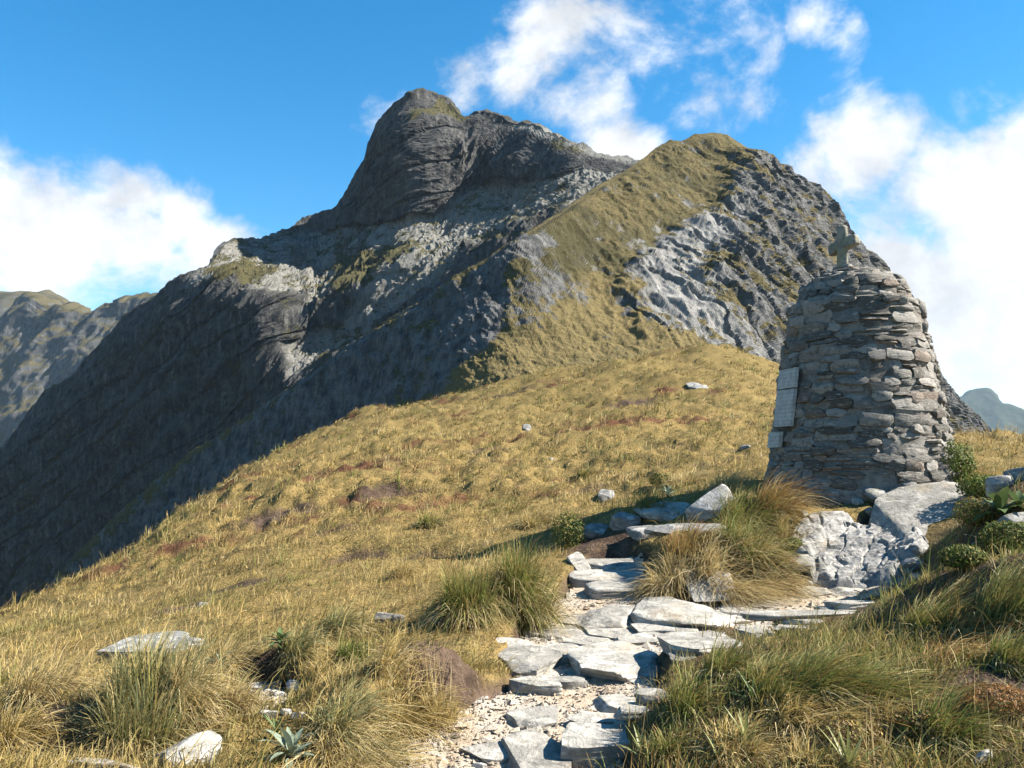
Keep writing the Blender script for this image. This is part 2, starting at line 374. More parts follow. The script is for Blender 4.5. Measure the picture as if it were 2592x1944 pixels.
PATHS = [polyline([(1220, 1990, .72), (1270, 1900, .66), (1390, 1820, .54), (1490, 1750, .48), (1475, 1680, .56), (1540, 1600, .74), (1540, 1545, .62), (1550, 1470, .36), (1560, 1440, .34)]),
         polyline([(1560, 1590, .66), (1750, 1585, .62), (1950, 1552, .58), (2150, 1520, .46), (2260, 1495, .34), (2150, 1440, .32), (2230, 1370, .35), (2330, 1290, .35)]),
         polyline([(640, 1740, .16), (700, 1775, .16), (740, 1810, .18), (690, 1830, .15)]),
         polyline([(150, 1940, .22), (300, 1940, .22), (440, 1935, .2)])]
def path_mask(x, y):
    x = np.asarray(x, float); y = np.asarray(y, float); best = np.zeros(x.shape)
    wob = .10 * gnoise(xyz(x * 2.3, y * 2.3, 4.4)).reshape(x.shape) + .05 * gnoise(xyz(x * 7, y * 7, 9.4)).reshape(x.shape)
    for pl in PATHS:
        for (p, w0), (q, w1) in zip(pl[:-1], pl[1:]):
            dx, dy = q[0] - p[0], q[1] - p[1]; L = dx * dx + dy * dy + 1e-9
            t = np.clip(((x - p[0]) * dx + (y - p[1]) * dy) / L, 0, 1)
            dist = np.hypot(x - p[0] - t * dx, y - p[1] - t * dy); w = w0 + (w1 - w0) * t
            best = np.maximum(best, 1 - sstep(-.07, .09, dist - w + wob * w * 1.2))
    return best
BUMPS = [(1170, 1825, .28, .28), (1080, 1800, .30, .16), (900, 1850, .40, .22), (1050, 1660, .35, .05), (350, 1870, .40, .16), (760, 1710, .28, .12),
         (1270, 1570, .5, .18), (1830, 1470, .45, .26), (1700, 1440, .35, .24), (1900, 1340, .5, .22), (1950, 1720, .45, .06), (2200, 1740, .5, .10), (2420, 1850, .4, .16), (2560, 1560, .45, .28), (2350, 1570, .4, .22), (1800, 1860, .4, .12), (2590, 1340, .5, .34), (2510, 1420, .35, .26), (1640, 1290, .22, .14), (2050, 1880, .4, .16)]
BUMPS = [(*hit(px, py)[:2], r, h) for px, py, r, h in BUMPS]
SOILS = [hit(*p[:2])[:2] + (p[2],) for p in [(1225, 1800, .34), (1040, 1690, .30), (900, 1700, .16), (660, 1720, .16), (1540, 1390, .50), (2560, 1850, .30), (100, 1880, .25), (1450, 1180, .45), (1500, 1230, .35), (1300, 1195, .5), (600, 1500, .4), (1880, 1160, .9), (1900, 1130, .6), (1240, 1150, .5), (1330, 1060, .7), (820, 1350, .5), (1460, 1150, .45), (1490, 1200, .4), (1520, 1260, .35), (1000, 1250, .6), (700, 1300, .7), (1650, 1130, .7), (900, 1400, .4), (450, 1560, .35), (1280, 1000, 1.2), (1600, 1010, 1.0), (1050, 1400, .3)]]
def near_z(x, y):
    x = np.asarray(x, float); y = np.asarray(y, float); sh = x.shape
    z = base_z(x, y); pm = path_mask(x, y)
    q = xyz(x, y, 0); far = sstep(9, 20, y)
    keep = 1 - sstep(70, 100, y)
    n = fbm(q * [.22, .22, 1], 3).reshape(sh) * (.06 + .42 * far) + fbm(q * [.9, .9, 1] + 5, 4).reshape(sh) * (.085 + .20 * far) + fbm(q * [3.1, 3.1, 1] + 9, 3).reshape(sh) * (.035 + .04 * far)
    n = n + 1.0 * sstep(24, 48, y) * fbm(q * [.13, .13, 1] + 77, 3).reshape(sh)
    z = z + n * (1 - .8 * pm) * keep
    near = 1 - sstep(9.5, 12, y)
    off = 1 - sstep(0, .72, pm); z = z + .10 * near * off
    hum = np.abs(fbm(q * [1.7, 1.7, 1] + 40, 3)).reshape(sh); z = z + (.34 * sstep(11, 18, y) * keep) * hum
    for bx, by, r, h in BUMPS:
        z = z + h * np.exp(-((x - bx) ** 2 + (y - by) ** 2) / (r * r)) * off
    for sx, sy, r in SOILS:                              # worn hollows
        if sy > 10.8: z = z - .20 * np.exp(-(((x - sx) * .7) ** 2 + (y - sy) ** 2) / (r * r))
    return z + .012 * pm * gnoise(xyz(x * 9, y * 9, 2)).reshape(sh)
NC, NR = 470, 540
A1 = np.linspace(-.95, .95, NC); L1 = np.exp(np.linspace(math.log(.95), math.log(112), NR))
xx = A1[None, :] * L1[:, None]; yy = np.repeat(L1[:, None], NC, 1)
zz = near_z(xx, yy); PM = path_mask(xx, yy)
def red_mask(x, y):
    q = xyz(x, y, 3); sh = np.shape(x)
    r = sstep(.14, .34, fbm(q * [.10, .28, 1] + 31, 3).reshape(sh) * .7 + fbm(q * [1.1, 1.1, 1] + 3, 2).reshape(sh) * .35 + .09 * sstep(-.0, -.16, x / y))
    return r * sstep(12, 17, y)
def soil_mask(x, y):
    s = np.zeros(np.shape(x)); n = fbm(xyz(x * 2.1, y * 2.1, 8), 3).reshape(np.shape(x))
    for sx, sy, r in SOILS:
        s = np.maximum(s, 1 - sstep(.5, 1.1, np.hypot((x - sx) * .7, y - sy) / r + n * .7))
    return s
red = red_mask(xx, yy); soil = np.maximum(soil_mask(xx, yy), sstep(.05, .5, PM)); soil = np.maximum(soil, .8 * sstep(.10, .18, xx / yy) * sstep(.72, .6, xx / yy) * sstep(9.5, 7.5, yy))
V = xyz(xx, yy, zz - .02 * sstep(.5, .9, PM))
ground = link('ground', np_mesh('ground', V, grid_faces(NR, NC), M['turf'], {'red': red, 'soil': soil}))
tag(ground, kind='structure')
def ground_at(px, py): return hit(px, py, near_z)

# the worn track: a sheet of its own a hair above the turf
fm = grid_faces(NR, NC); pmf = PM.ravel(); keepf = (pmf[fm] > .8).all(1) & (yy.ravel()[fm[:, 0]] < 14)
used = np.unique(fm[keepf]); remap = -np.ones(NR * NC, int); remap[used] = np.arange(len(used))
path = link('path', np_mesh('path', V[used] + [0, 0, .022], remap[fm[keepf]], M['path']))
tag(path, kind='structure')

# ------------------------------------------------------------------ the mountains
def poly_mask(px, py, poly, soft):
    """1 inside the outline, falling to 0 over `soft` around the edge"""
    n = len(poly); inside = np.zeros(px.shape, bool); dist = np.full(px.shape, 1e9)
    for i in range(n):
        (x0, y0), (x1, y1) = poly[i], poly[(i + 1) % n]
        if y0 != y1:
            c = ((y0 > py) != (y1 > py)) & (px < (x1 - x0) * (py - y0) / (y1 - y0) + x0); inside ^= c
        dx, dy = x1 - x0, y1 - y0; t = np.clip(((px - x0) * dx + (py - y0) * dy) / (dx * dx + dy * dy + 1e-9), 0, 1)
        dist = np.minimum(dist, np.hypot(px - x0 - t * dx, py - y0 - t * dy))
    return sstep(-soft, soft, np.where(inside, dist, -dist))
def normals_of(P):
    du = np.gradient(P, axis=1); dv = np.gradient(P, axis=0); n = np.cross(du, dv)
    return n / (np.linalg.norm(n, axis=2)[:, :, None] + 1e-9)
def relief(name, mat, x0, x1, nx, ny, top, bottom, depth_fn, disp_fn, attr_fn, back=140.0, nback=14, jag=0.0, smooth=True):
    cx = np.linspace(x0, x1, nx); tp = np.interp(cx, *zip(*top)) + jag * (fbm(xyz(cx / 34, x0, 0), 4, .6) - .5 * np.maximum(0, fbm(xyz(cx / 16, x0, 9), 3, .6, True))); bt = np.maximum(np.interp(cx, *zip(*bottom)), tp + 4)
    t = np.linspace(0, 1, ny)[:, None]
    PX = np.repeat(cx[None], ny, 0); PY = bt[None] + (tp - bt)[None] * t
    u = (PX - W0 / 2) / F0; v = (H0 / 2 - PY) / F0; den = math.cos(PITCH) - v * math.sin(PITCH)
    A = u / den; E = (math.sin(PITCH) + v * math.cos(PITCH)) / den
    D = depth_fn(PX, PY, A, E)
    P = np.stack([A * D, D, EYE + E * D], 2)
    crest = P[-1]; rows = []
    for k in range(1, nback + 1):                       # the far side of the mountain
        s = k / nback; q = crest.copy(); q[:, 0] *= 1 + back * s / crest[:, 1]; q[:, 1] += back * s; q[:, 2] -= back * (.25 * s + .75 * s * s) * 1.1; rows.append(q)
    P = np.concatenate([P, np.stack(rows)], 0); n2 = P.shape[0]
    N = normals_of(P)
    ext = lambda m: np.concatenate([m, np.repeat(m[-1:], nback, 0)], 0)
    P = P + N * disp_fn(P, ext(PX), ext(PY))[:, :, None]
    N = normals_of(P)
    at = attr_fn(P, N, ext(PX), ext(PY))
    return tag(link(name, np_mesh(name, P.reshape(-1, 3), grid_faces(n2, nx), mat, {k: w.ravel() for k, w in at.items()}, smooth=smooth)), kind='structure')
def warp(PX, PY, s, a, seed):
    q = xyz(PX / s, PY / s, seed); return PX + a * fbm(q, 4).reshape(PX.shape), PY + a * fbm(q + 50, 4).reshape(PX.shape)

# --- the grassy spur in the middle, with its cliffs
SP = [(1780, 338, 250), (1650, 395, 240), (1560, 440, 226), (1480, 500, 208), (1400, 560, 184), (1330, 602, 168), (1150, 702, 169), (1000, 812, 177), (830, 930, 186), (700, 1012, 194), (550, 1112, 203), (400, 1218, 214), (200, 1400, 224), (60, 1560, 232), (-100, 1680, 240),
      (1380, 650, 168), (1310, 760, 157), (1270, 850, 150), (1160, 950, 150), (1080, 1030, 158), (900, 1060, 175), (600, 1240, 193), (300, 1450, 214), (1150, 1120, 140), (1400, 1050, 128), (1400, 960, 140), (1450, 880, 150), (1500, 800, 160), (1500, 700, 177), (1560, 600, 195), (1620, 500, 214), (1700, 420, 236),
      (1700, 600, 202), (1700, 750, 174), (1720, 880, 156), (1700, 1000, 138), (1850, 500, 232), (1900, 600, 216), (1900, 750, 190), (1950, 900, 170), (1950, 1050, 152),
      (1870, 372, 252), (1960, 440, 258), (2050, 512, 264), (2130, 600, 270), (2210, 700, 276), (2300, 820, 284), (2380, 970, 292), (2440, 1060, 296), (2510, 1135, 300),
      (2050, 700, 220), (2100, 850, 208), (2100, 1000, 194), (2250, 900, 244), (2300, 1050, 240), (2200, 1150, 204), (2400, 1150, 262), (2520, 1250, 280), (1400, 1200, 118), (2000, 1200, 134)]
spp = np.array([(p[0] / 400, p[1] / 400) for p in SP]); spd = np.array([p[2] for p in SP], float)
spur_top = [(-200, 1730), (0, 1600), (60, 1558), (200, 1402), (300, 1305), (400, 1215), (480, 1150), (550, 1108), (640, 1050), (700, 1005), (760, 970), (830, 922), (880, 880), (940, 845), (1000, 808), (1080, 760), (1150, 705), (1240, 655), (1330, 600), (1400, 555), (1480, 498), (1560, 448), (1600, 425), (1640, 395), (1670, 372), (1700, 358), (1725, 361), (1760, 345), (1800, 339), (1840, 346), (1880, 372), (1920, 398), (1960, 432), (2020, 480), (2080, 540), (2130, 592), (2180, 650), (2230, 720), (2270, 775), (2310, 840), (2345, 900), (2385, 965), (2420, 1015), (2470, 1075), (2510, 1130), (2560, 1190), (2700, 1300)]
spur_bot = [(-200, 1760), (0, 1720), (300, 1560), (600, 1340), (900, 1180), (1150, 1100), (1400, 1060), (1700, 1040), (2100, 1160), (2450, 1260), (2700, 1320)]
CLIFF = [(1330, 600), (1240, 660), (1000, 810), (700, 1005), (60, 1560), (0, 1700), (600, 1300), (900, 1090), (1080, 1035), (1180, 930), (1270, 850), (1310, 760), (1290, 700), (1400, 640)]
ROCKY = [(1860, 400), (1780, 560), (1640, 660), (1560, 740), (1600, 850), (1780, 900), (2100, 1200), (2600, 1250), (2300, 830), (2050, 515), (1920, 400)]
PALE = [(1620, 640), (1730, 560), (1850, 580), (1800, 660), (1760, 740), (1800, 800), (1870, 880), (1950, 940), (1960, 1000), (1800, 930), (1700, 880), (1630, 800), (1600, 720)]
def spur_depth(PX, PY, A, E):
    return rbf(spp, spd, np.stack([PX.ravel() / 400, PY.ravel() / 400], 1), .05).reshape(PX.shape)
def spur_masks(PX, PY):
    wx, wy = warp(PX, PY, 130, 55, 2.2)
    cl = poly_mask(wx, wy, CLIFF, 14); rk = poly_mask(wx, wy, ROCKY, 45)
    wx, wy = warp(PX, PY, 60, 30, 7.2)
    return cl, rk, poly_mask(wx, wy, PALE, 48)
FOOTS = [(1100, 1010), (1220, 890), (1330, 790), (1480, 740), (1600, 760), (1680, 860), (1760, 930), (1720, 1080), (1150, 1140)]
def spur_disp(P, PX, PY):
    sh = PX.shape; q = P.reshape(-1, 3); cl, rk, pl = spur_masks(PX, PY)
    rr = np.stack([q[:, 0] * .87 + q[:, 2] * .5, q[:, 1] * .28, (q[:, 2] * .87 - q[:, 0] * .5) * .26], 1)      # ribs run down and to the right
    ribs = fbm(rr / 26, 5, .55, True).reshape(sh); mid = fbm(rr / 8 + 4, 5, .6, True).reshape(sh); fine = fbm(q / 2.3, 4, .6).reshape(sh)
    wl = (.85 * q[:, 0] + .5 * q[:, 2] + .2 * q[:, 1]) / 8.5 + 1.2 * fbm(q / 24 + 60, 4); ledge = ((wl % 1) ** 2).reshape(sh)
    lump = fbm(q / 38 + 8, 4).reshape(sh); crag = fbm(rr / 3.6 + 2, 4, .62, True).reshape(sh)
    rough = np.clip(.45 - cl * .10 + rk, 0, 1.25) * (1 - .35 * pl); ft = poly_mask(*warp(PX, PY, 90, 40, 6.6), FOOTS, 70); rough = rough * (1 - .75 * ft)
    a = sstep(0, 30, PY - np.interp(PX, *zip(*spur_top))) * .75 + .25
    return (lump * 3.2 + ribs * 4.6 * rough + mid * 2.6 * rough + crag * (.45 + 1.0 * rough) + fine * (.62 - .40 * pl) - ledge * .7 * (rk + .15)) * a
def spur_attr(P, N, PX, PY):
    sh = PX.shape; q = P.reshape(-1, 3); cl, rk, pl = spur_masks(PX, PY)
    n = fbm(q / 13 + 3, 5, .6).reshape(sh); n2 = .5 * fbm(q / 4 + 7, 4, .6).reshape(sh) + .8 * fbm(np.stack([q[:, 0] * .87 + q[:, 2] * .5, q[:, 1] * .3, (q[:, 2] * .87 - q[:, 0] * .5) * .3], 1) / 5 + 3, 4, .6).reshape(sh)
    steep = 1 - np.abs(N[:, :, 2])
    low = poly_mask(PX, PY, [(1330, 700), (1480, 720), (1560, 860), (1620, 900), (1500, 900), (1400, 880)], 60) * .12
    rock = .06 + .62 * cl + .36 * rk + .34 * pl + low * 2 + (steep - .30) * .8 + n * .8 + n2 * 1.05; ft = poly_mask(*warp(PX, PY, 90, 40, 6.6), FOOTS, 70); rock = rock - .16 * ft
    scrub = np.clip(sstep(.05, .35, fbm(q / 20 + 12, 4).reshape(sh)) * (.7 - rk * .3) + .8 * poly_mask(*warp(PX, PY, 50, 40, 3.3), [(1300, 620), (1400, 575), (1520, 600), (1500, 690), (1380, 740), (1310, 760)], 30), 0, 1)
    return {'rock': rock, 'scrub': scrub * (1 - .7 * ft), 'gold': ft, 'pale': np.clip(pl * (.75 + n2 * 1.2) + .25 * rk * sstep(.1, .5, n2), 0, 1)}
relief('mountain_spur', M['spur'], -200, 2700, 820, 320, spur_top, spur_bot, spur_depth, spur_disp, spur_attr, 90, jag=5.0, smooth=False)

# --- the high peak behind it
peak_top = [(-300, 1300), (0, 1165), (60, 1080), (120, 1000), (150, 985), (190, 958), (270, 868), (300, 838), (350, 785), (400, 765), (440, 722), (480, 705), (520, 690), (545, 665), (570, 630), (595, 613), (630, 616), (680, 604), (738, 582), (770, 555), (800, 545), (850, 533), (868, 512), (900, 460), (930, 412), (948, 355), (965, 312), (1000, 275), (1018, 262), (1030, 249), (1060, 240), (1092, 241), (1120, 254), (1150, 284), (1172, 311), (1190, 309), (1205, 296), (1230, 291), (1262, 297), (1290, 314), (1312, 326), (1330, 319), (1352, 322), (1382, 345), (1430, 365), (1480, 386), (1530, 404), (1590, 414), (1650, 425), (1750, 470), (1900, 560)]
peak_bot = [(-300, 1800), (0, 1760), (200, 1560), (400, 1380), (700, 1150), (1000, 960), (1330, 740), (1650, 540), (1900, 660)]
UPPER = [(690, 640), (850, 528), (940, 330), (1000, 260), (1060, 225), (1115, 245), (1075, 300), (1050, 325), (1180, 322), (1290, 325), (1400, 372), (1560, 425), (1660, 440), (1560, 462), (1420, 470), (1250, 505), (1130, 560), (960, 590), (820, 610)]
BENCH = [(470, 730), (560, 625), (740, 580), (870, 615), (980, 600), (1130, 565), (1260, 505), (1430, 472), (1700, 435), (1700, 520), (1500, 560), (1330, 620), (1000, 830), (760, 1000), (740, 930), (880, 850), (960, 740), (860, 800), (790, 850), (760, 800), (680, 785), (620, 765), (560, 708)]
GULLY = [[(800, 880), (900, 790), (1060, 700), (1110, 700), (1000, 780), (880, 860), (780, 930)], [(980, 650), (1120, 590), (1250, 560), (1180, 600), (1060, 655), (960, 690)], [(1000, 740), (1090, 690), (1110, 720), (1020, 790), (960, 800)], [(1320, 560), (1480, 500), (1600, 455), (1560, 500), (1400, 575)]]
KNOB = [(1100, 248), (1180, 315), (1050, 322), (1040, 305), (1075, 290)]
RIM = [(1300, 330), (1350, 318), (1480, 380), (1660, 420), (1600, 432), (1480, 402), (1380, 362)]
def peak_masks(PX, PY):
    wx, wy = warp(PX, PY, 110, 42, 5.5)
    up = poly_mask(wx, wy, UPPER, 8); be = poly_mask(wx, wy, BENCH, 10); gu = 0
    for g in GULLY: gu = np.maximum(gu, poly_mask(wx, wy, g, 10))
    return up, be, gu, poly_mask(wx, wy, KNOB, 8), poly_mask(PX, PY, RIM, 6)
def peak_depth(PX, PY, A, E):
    gx_ = np.arange(-420, 2040, 6.0); gy_ = np.arange(1860, 190, -4.0)
    mx_, my_ = np.meshgrid(gx_, gy_); up, be, gu, kn, rim = peak_masks(mx_, my_)
    Sm = .24 + 1.5 * be * (1 - .92 * gu) + 1.1 * kn + 1.2 * rim - .03 * up
    u = (mx_ - W0 / 2) / F0; v = (H0 / 2 - my_) / F0; den = math.cos(PITCH) - v * math.sin(PITCH); Ag = u / den; Eg = (math.sin(PITCH) + v * math.cos(PITCH)) / den
    d = np.empty(len(gx_)); d[0] = 760.0
    for i in range(1, len(gx_)):                        # the foot of the wall swings round from facing left to facing the pass
        kx = np.interp(Ag[0, i], [-.75, -.45, -.15, .2], [.85, .75, .34, .28]); d[i] = d[i - 1] * (1 + kx * Ag[0, i - 1]) / (1 + kx * Ag[0, i])
    D = np.empty_like(mx_); D[0] = d
    for k in range(1, len(gy_)):
        d = d + Sm[k] * (Eg[k] - Eg[k - 1]) * d / np.maximum(1 - Sm[k] * Eg[k], .25); D[k] = d
    ks = np.exp(-.5 * (np.arange(-42, 43) / 8.0) ** 2); ks /= ks.sum()
    Dp = np.pad(D, ((0, 0), (42, 42)), mode='edge'); Ds = np.stack([np.convolve(r_, ks, 'valid') for r_ in Dp])
    D = Ds
    fx_ = np.clip((PX - gx_[0]) / 6.0, 0, len(gx_) - 1.01); fy_ = np.clip((gy_[0] - PY) / 4.0, 0, len(gy_) - 1.01); ix = fx_.astype(int); iy = fy_.astype(int); fx_ = fx_ - ix; fy_ = fy_ - iy
    return (D[iy, ix] * (1 - fx_) + D[iy, ix + 1] * fx_) * (1 - fy_) + (D[iy + 1, ix] * (1 - fx_) + D[iy + 1, ix + 1] * fx_) * fy_
def peak_disp(P, PX, PY):
    sh = PX.shape; q = P.reshape(-1, 3); up, be, gu, kn, rim = peak_masks(PX, PY)
    rr = np.stack([q[:, 0] * .77 - q[:, 2] * .64, q[:, 1] * .35, (q[:, 2] * .77 + q[:, 0] * .64) * .28], 1)   # buttresses run down to the left
    wl = (-.5 * q[:, 0] + .86 * q[:, 2]) / 17 + .9 * fbm(q / 70 + 60, 3); ledge = ((wl % 1) ** 2).reshape(sh); ribs = fbm(rr / 62, 6, .58, True).reshape(sh); mid = fbm(rr * [1, 1, 1.2] / 19 + 3, 5, .62, True).reshape(sh); fine = fbm(q / 5 + 1, 3, .65, True).reshape(sh); lump = fbm(q / 90, 3).reshape(sh)
    a = sstep(0, 130, PY - np.interp(PX, *zip(*peak_top))) * .86 + .14
    rough = 1 - .45 * be
    return (lump * 6 + ribs * 17.0 * rough - ledge * 1.6) * a + mid * 6.0 * np.maximum(a, .4) + fine * (1.1 + 1.3 * be) * np.maximum(a, .55)
def peak_attr(P, N, PX, PY):
    sh = PX.shape; q = P.reshape(-1, 3); up, be, gu, kn, rim = peak_masks(PX, PY)
    n = fbm(q / 40 + 3, 5, .6).reshape(sh); n2 = fbm(q / 11 + 7, 4, .6).reshape(sh); steep = 1 - np.abs(N[:, :, 2])
    turf = poly_mask(*warp(PX, PY, 40, 22, 3), [(540, 700), (640, 690), (700, 720), (640, 770), (570, 740)], 14) + poly_mask(*warp(PX, PY, 40, 22, 4), [(880, 690), (1010, 660), (1050, 690), (960, 760), (860, 800)], 20) + kn
    rock = .62 + .25 * up + .1 * rim + (steep - .45) * .5 + n * .5 + n2 * .25 - .55 * turf
    pale = np.clip(be * .75 + rim * .8 + n2 * .3, 0, 1) * (1 - np.clip(turf, 0, 1))  # grey scree tone, with sunlight painted into the colour of bench and rim
    return {'rock': rock, 'scrub': sstep(.1, .4, n) * .6, 'pale': np.clip(pale, 0, 1) * .85}
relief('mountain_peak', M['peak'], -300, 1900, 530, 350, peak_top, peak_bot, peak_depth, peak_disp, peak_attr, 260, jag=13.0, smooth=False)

# --- distant ranges
def plain_depth(d0, kx, kz):
    def f(PX, PY, A, E): return d0 / (1 + kx * A - kz * E)
    return f
def far_disp(s, a):
    def f(P, PX, PY):
        q = P.reshape(-1, 3); rr = np.stack([q[:, 0] * .8 - q[:, 2] * .35, q[:, 1] * .7, q[:, 2] * .55], 1)
        return ((fbm(rr / (160 * s), 6, .56, True) * 24 + fbm(rr / (50 * s) + 3, 4, .55, True) * 7).reshape(PX.shape)) * a
    return f
def far_attr(P, N, PX, PY):
    q = P.reshape(-1, 3); n = fbm(q / 120, 5, .6).reshape(PX.shape); st = 1 - np.abs(N[:, :, 2])
    return {'rock': .42 + (st - .4) * .8 + n * .5, 'scrub': sstep(0, .3, n) * .5, 'pale': np.clip(n * .5, 0, .4)}
relief('left_range', M['far'], -500, 620, 260, 170, [(-500, 900), (-200, 850), (0, 838), (30, 815), (55, 778), (78, 764), (100, 772), (125, 790), (170, 800), (220, 806), (262, 806), (300, 800), (330, 790), (365, 776), (420, 770), (620, 760)], [(-500, 1500), (0, 1400), (300, 1100), (620, 900)], plain_depth(1350, .25, .55), far_disp(.8, 1.5), far_attr, 500, jag=9.0)
relief('misty_range', M['far'], -500, 420, 160, 80, [(-500, 700), (-100, 720), (0, 745), (40, 752), (80, 752), (120, 750), (150, 758), (172, 778), (190, 798), (250, 830), (420, 900)], [(-500, 1000), (420, 960)], plain_depth(2100, 0, .8), far_disp(1.5, 1.0), far_attr, 600)
relief('right_range', M['bush'], 2250, 3100, 170, 90, [(2250, 1000), (2380, 1018), (2425, 1014), (2440, 1012), (2452, 999), (2475, 993), (2500, 994), (2516, 1004), (2530, 1028), (2560, 1034), (2592, 1046), (2700, 1070), (3100, 960)], [(2250, 1300), (3100, 1320)], plain_depth(5200, .2, 1.6), far_disp(2.0, 1.3), far_attr, 900)
gx = np.concatenate([np.linspace(-3900, -1000, 8), np.linspace(-800, 800, 17), np.linspace(1000, 3900, 8)])
fx, fy = np.meshgrid(gx, gx); fz = -175 + 14 * fbm(xyz(fx / 700, fy / 700, 0), 3).reshape(fx.shape)
tag(link('valley_floor', np_mesh('valley_floor', xyz(fx, fy + 600, fz), grid_faces(len(gx), len(gx)), M['far'], {'rock': np.zeros(fx.size), 'scrub': np.ones(fx.size), 'pale': np.zeros(fx.size)})), kind='structure')

# the air between the mountains
def build_haze():
    bm = bmesh.new(); bmesh.ops.create_cube(bm, size=1.0); me = bpy.data.meshes.new('haze'); bm.to_mesh(me); bm.free()
    m, t = mat_new('air'); v = t.new('ShaderNodeVolumePrincipled')
    v.inputs['Color'].default_value = (.55, .76, 1, 1); v.inputs['Density'].default_value = .000028; v.inputs['Anisotropy'].default_value = .1
    o = t.new('ShaderNodeOutputMaterial'); t.l.new(v.outputs[0], o.inputs['Volume']); me.materials.append(m)
    h = link('haze', me, None, (0, 600, 155), (0, 0, 0), (15000, 15000, 770)); tag(h, kind='stuff', label='thin blue mountain haze filling the valley air')
build_haze()

#@OBJECTS
# ------------------------------------------------------------------ rocks
def cube_base(cuts):
    bm = bmesh.new(); bmesh.ops.create_cube(bm, size=2.0)
    bmesh.ops.subdivide_edges(bm, edges=bm.edges[:], cuts=cuts, use_grid_fill=True)
    bm.verts.ensure_lookup_table()
    V = np.array([v.co[:] for v in bm.verts]); Fc = np.array([[v.index for v in f.verts] for f in bm.faces]); bm.free()
    return V, Fc
CB_BIG, CB_MID, CB_STONE = cube_base(17), cube_base(9), cube_base(2)
def rock_shape(size, seed, box=4.0, cuts=7, rough=.05, layers=0.0, base=None, outline=.2):
    """a boulder or slab: half-boxy body, sheared off by a few planes, with bedding and chips"""
    r = np.random.default_rng(seed); V, Fc = base or CB_MID; P = V.copy()
    if box > 5:                                          # slab: flat top, rounded rim
        P[:, :2] = P[:, :2] / (np.sum(np.abs(P[:, :2]) ** 5, 1) ** .2 / np.maximum(np.max(np.abs(P[:, :2]), 1), 1e-6) + 1e-9)[:, None]
        P[:, 2] *= 1 - .12 * np.max(np.abs(P[:, :2]), 1) ** 14; P[:, :2] *= (1 - .05 * np.abs(P[:, 2]) ** 6)[:, None]
    else: P = P / (np.sum(np.abs(P) ** box, 1) ** (1 / box))[:, None]
    th = np.arctan2(P[:, 1], P[:, 0]); ph = r.uniform(0, 6.28, 4)
    P[:, :2] *= (1 + outline * (.55 * np.cos(2 * th + ph[0]) + .6 * np.cos(3 * th + ph[1]) + .35 * np.cos(5 * th + ph[2])))[:, None]
    for _ in range(cuts):
        n = r.normal(size=3); n[2] *= .12 if box > 5 else .55; n /= np.linalg.norm(n); o = r.uniform(.62, .95)
        P -= np.maximum(0, P @ n - o)[:, None] * n
    s = np.asarray(size) / 2; q = P * s
    if layers:
        zl = q[:, 2] / layers + .6 * gnoise(q * 1.2 / max(s) + seed * 3.1)
        st = np.abs((zl % 1) - .5) * 2
        side = sstep(.45, .9, np.maximum(np.abs(P[:, 0]), np.abs(P[:, 1])))
        q[:, :2] *= (1 - .03 * (st ** 3) * side)[:, None]
    m = float(np.mean(s)); nn = P / (np.linalg.norm(P, axis=1)[:, None] + 1e-9)
    q += nn * (fbm(q / m * 1.1 + seed * 7.7, 4, .55) * rough * m * 1.2 + fbm(q / m * 4.5 + seed, 3, .6, True) * rough * .35 * m)[:, None]
    return q, Fc
FOOT = []                                               # footprints that the turf keeps clear of
def rock(name, px0, px1, pyt, pyb, thick, mat='slab', label=None, parent=None, yaw=None, tilt=(0, 0), box=4.5, rough=.05, layers=0.0, sink=.25, seed=None, big=False, outline=.16, cuts=7, length=None, kindgroup=None, cat='rock'):
    seed = seed if seed is not None else int(px0 * 7 + pyt * 3) % 9973
    r = np.random.default_rng(seed); pm = (px0 + px1) / 2
    x, d, z = ground_at(pm, pyb); w = (px1 - px0) * d / F0
    rem = max(pyb - pyt - thick * F0 / d, 3.0); hrel = max(EYE - (z + thick), .22)
    L = length or min(max(rem * d * d / (F0 * hrel), w * .30), w * 1.6)
    yaw = r.uniform(-.25, .25) if yaw is None else yaw
    a = x / d; cy = d + L / 2; cxx = a * cy
    slope = math.atan2(float(near_z(np.array([cxx]), np.array([d + L * .9]))[0]) - z, L * .9)
    slope = max(min(slope, .5), -.2); thick = min(thick, w * .45)
    cz = z + math.sin(slope) * L / 2 + thick * (.5 - sink)
    q, Fc = rock_shape((w * 1.04, L, thick * 1.25), seed, box, cuts, rough, layers, CB_BIG if big else CB_MID, outline)
    me = np_mesh(name, q, Fc, M[mat], smooth=True)
    try: me.set_sharp_from_angle(angle=math.radians(38))
    except Exception: pass
    o = link(name, me, parent, (cxx, cy, cz), (slope + tilt[0], tilt[1], yaw))
    FOOT.append((cxx, cy, w * .46, L * .46))
    if parent is None: tag(o, label, cat, kindgroup)
    return o

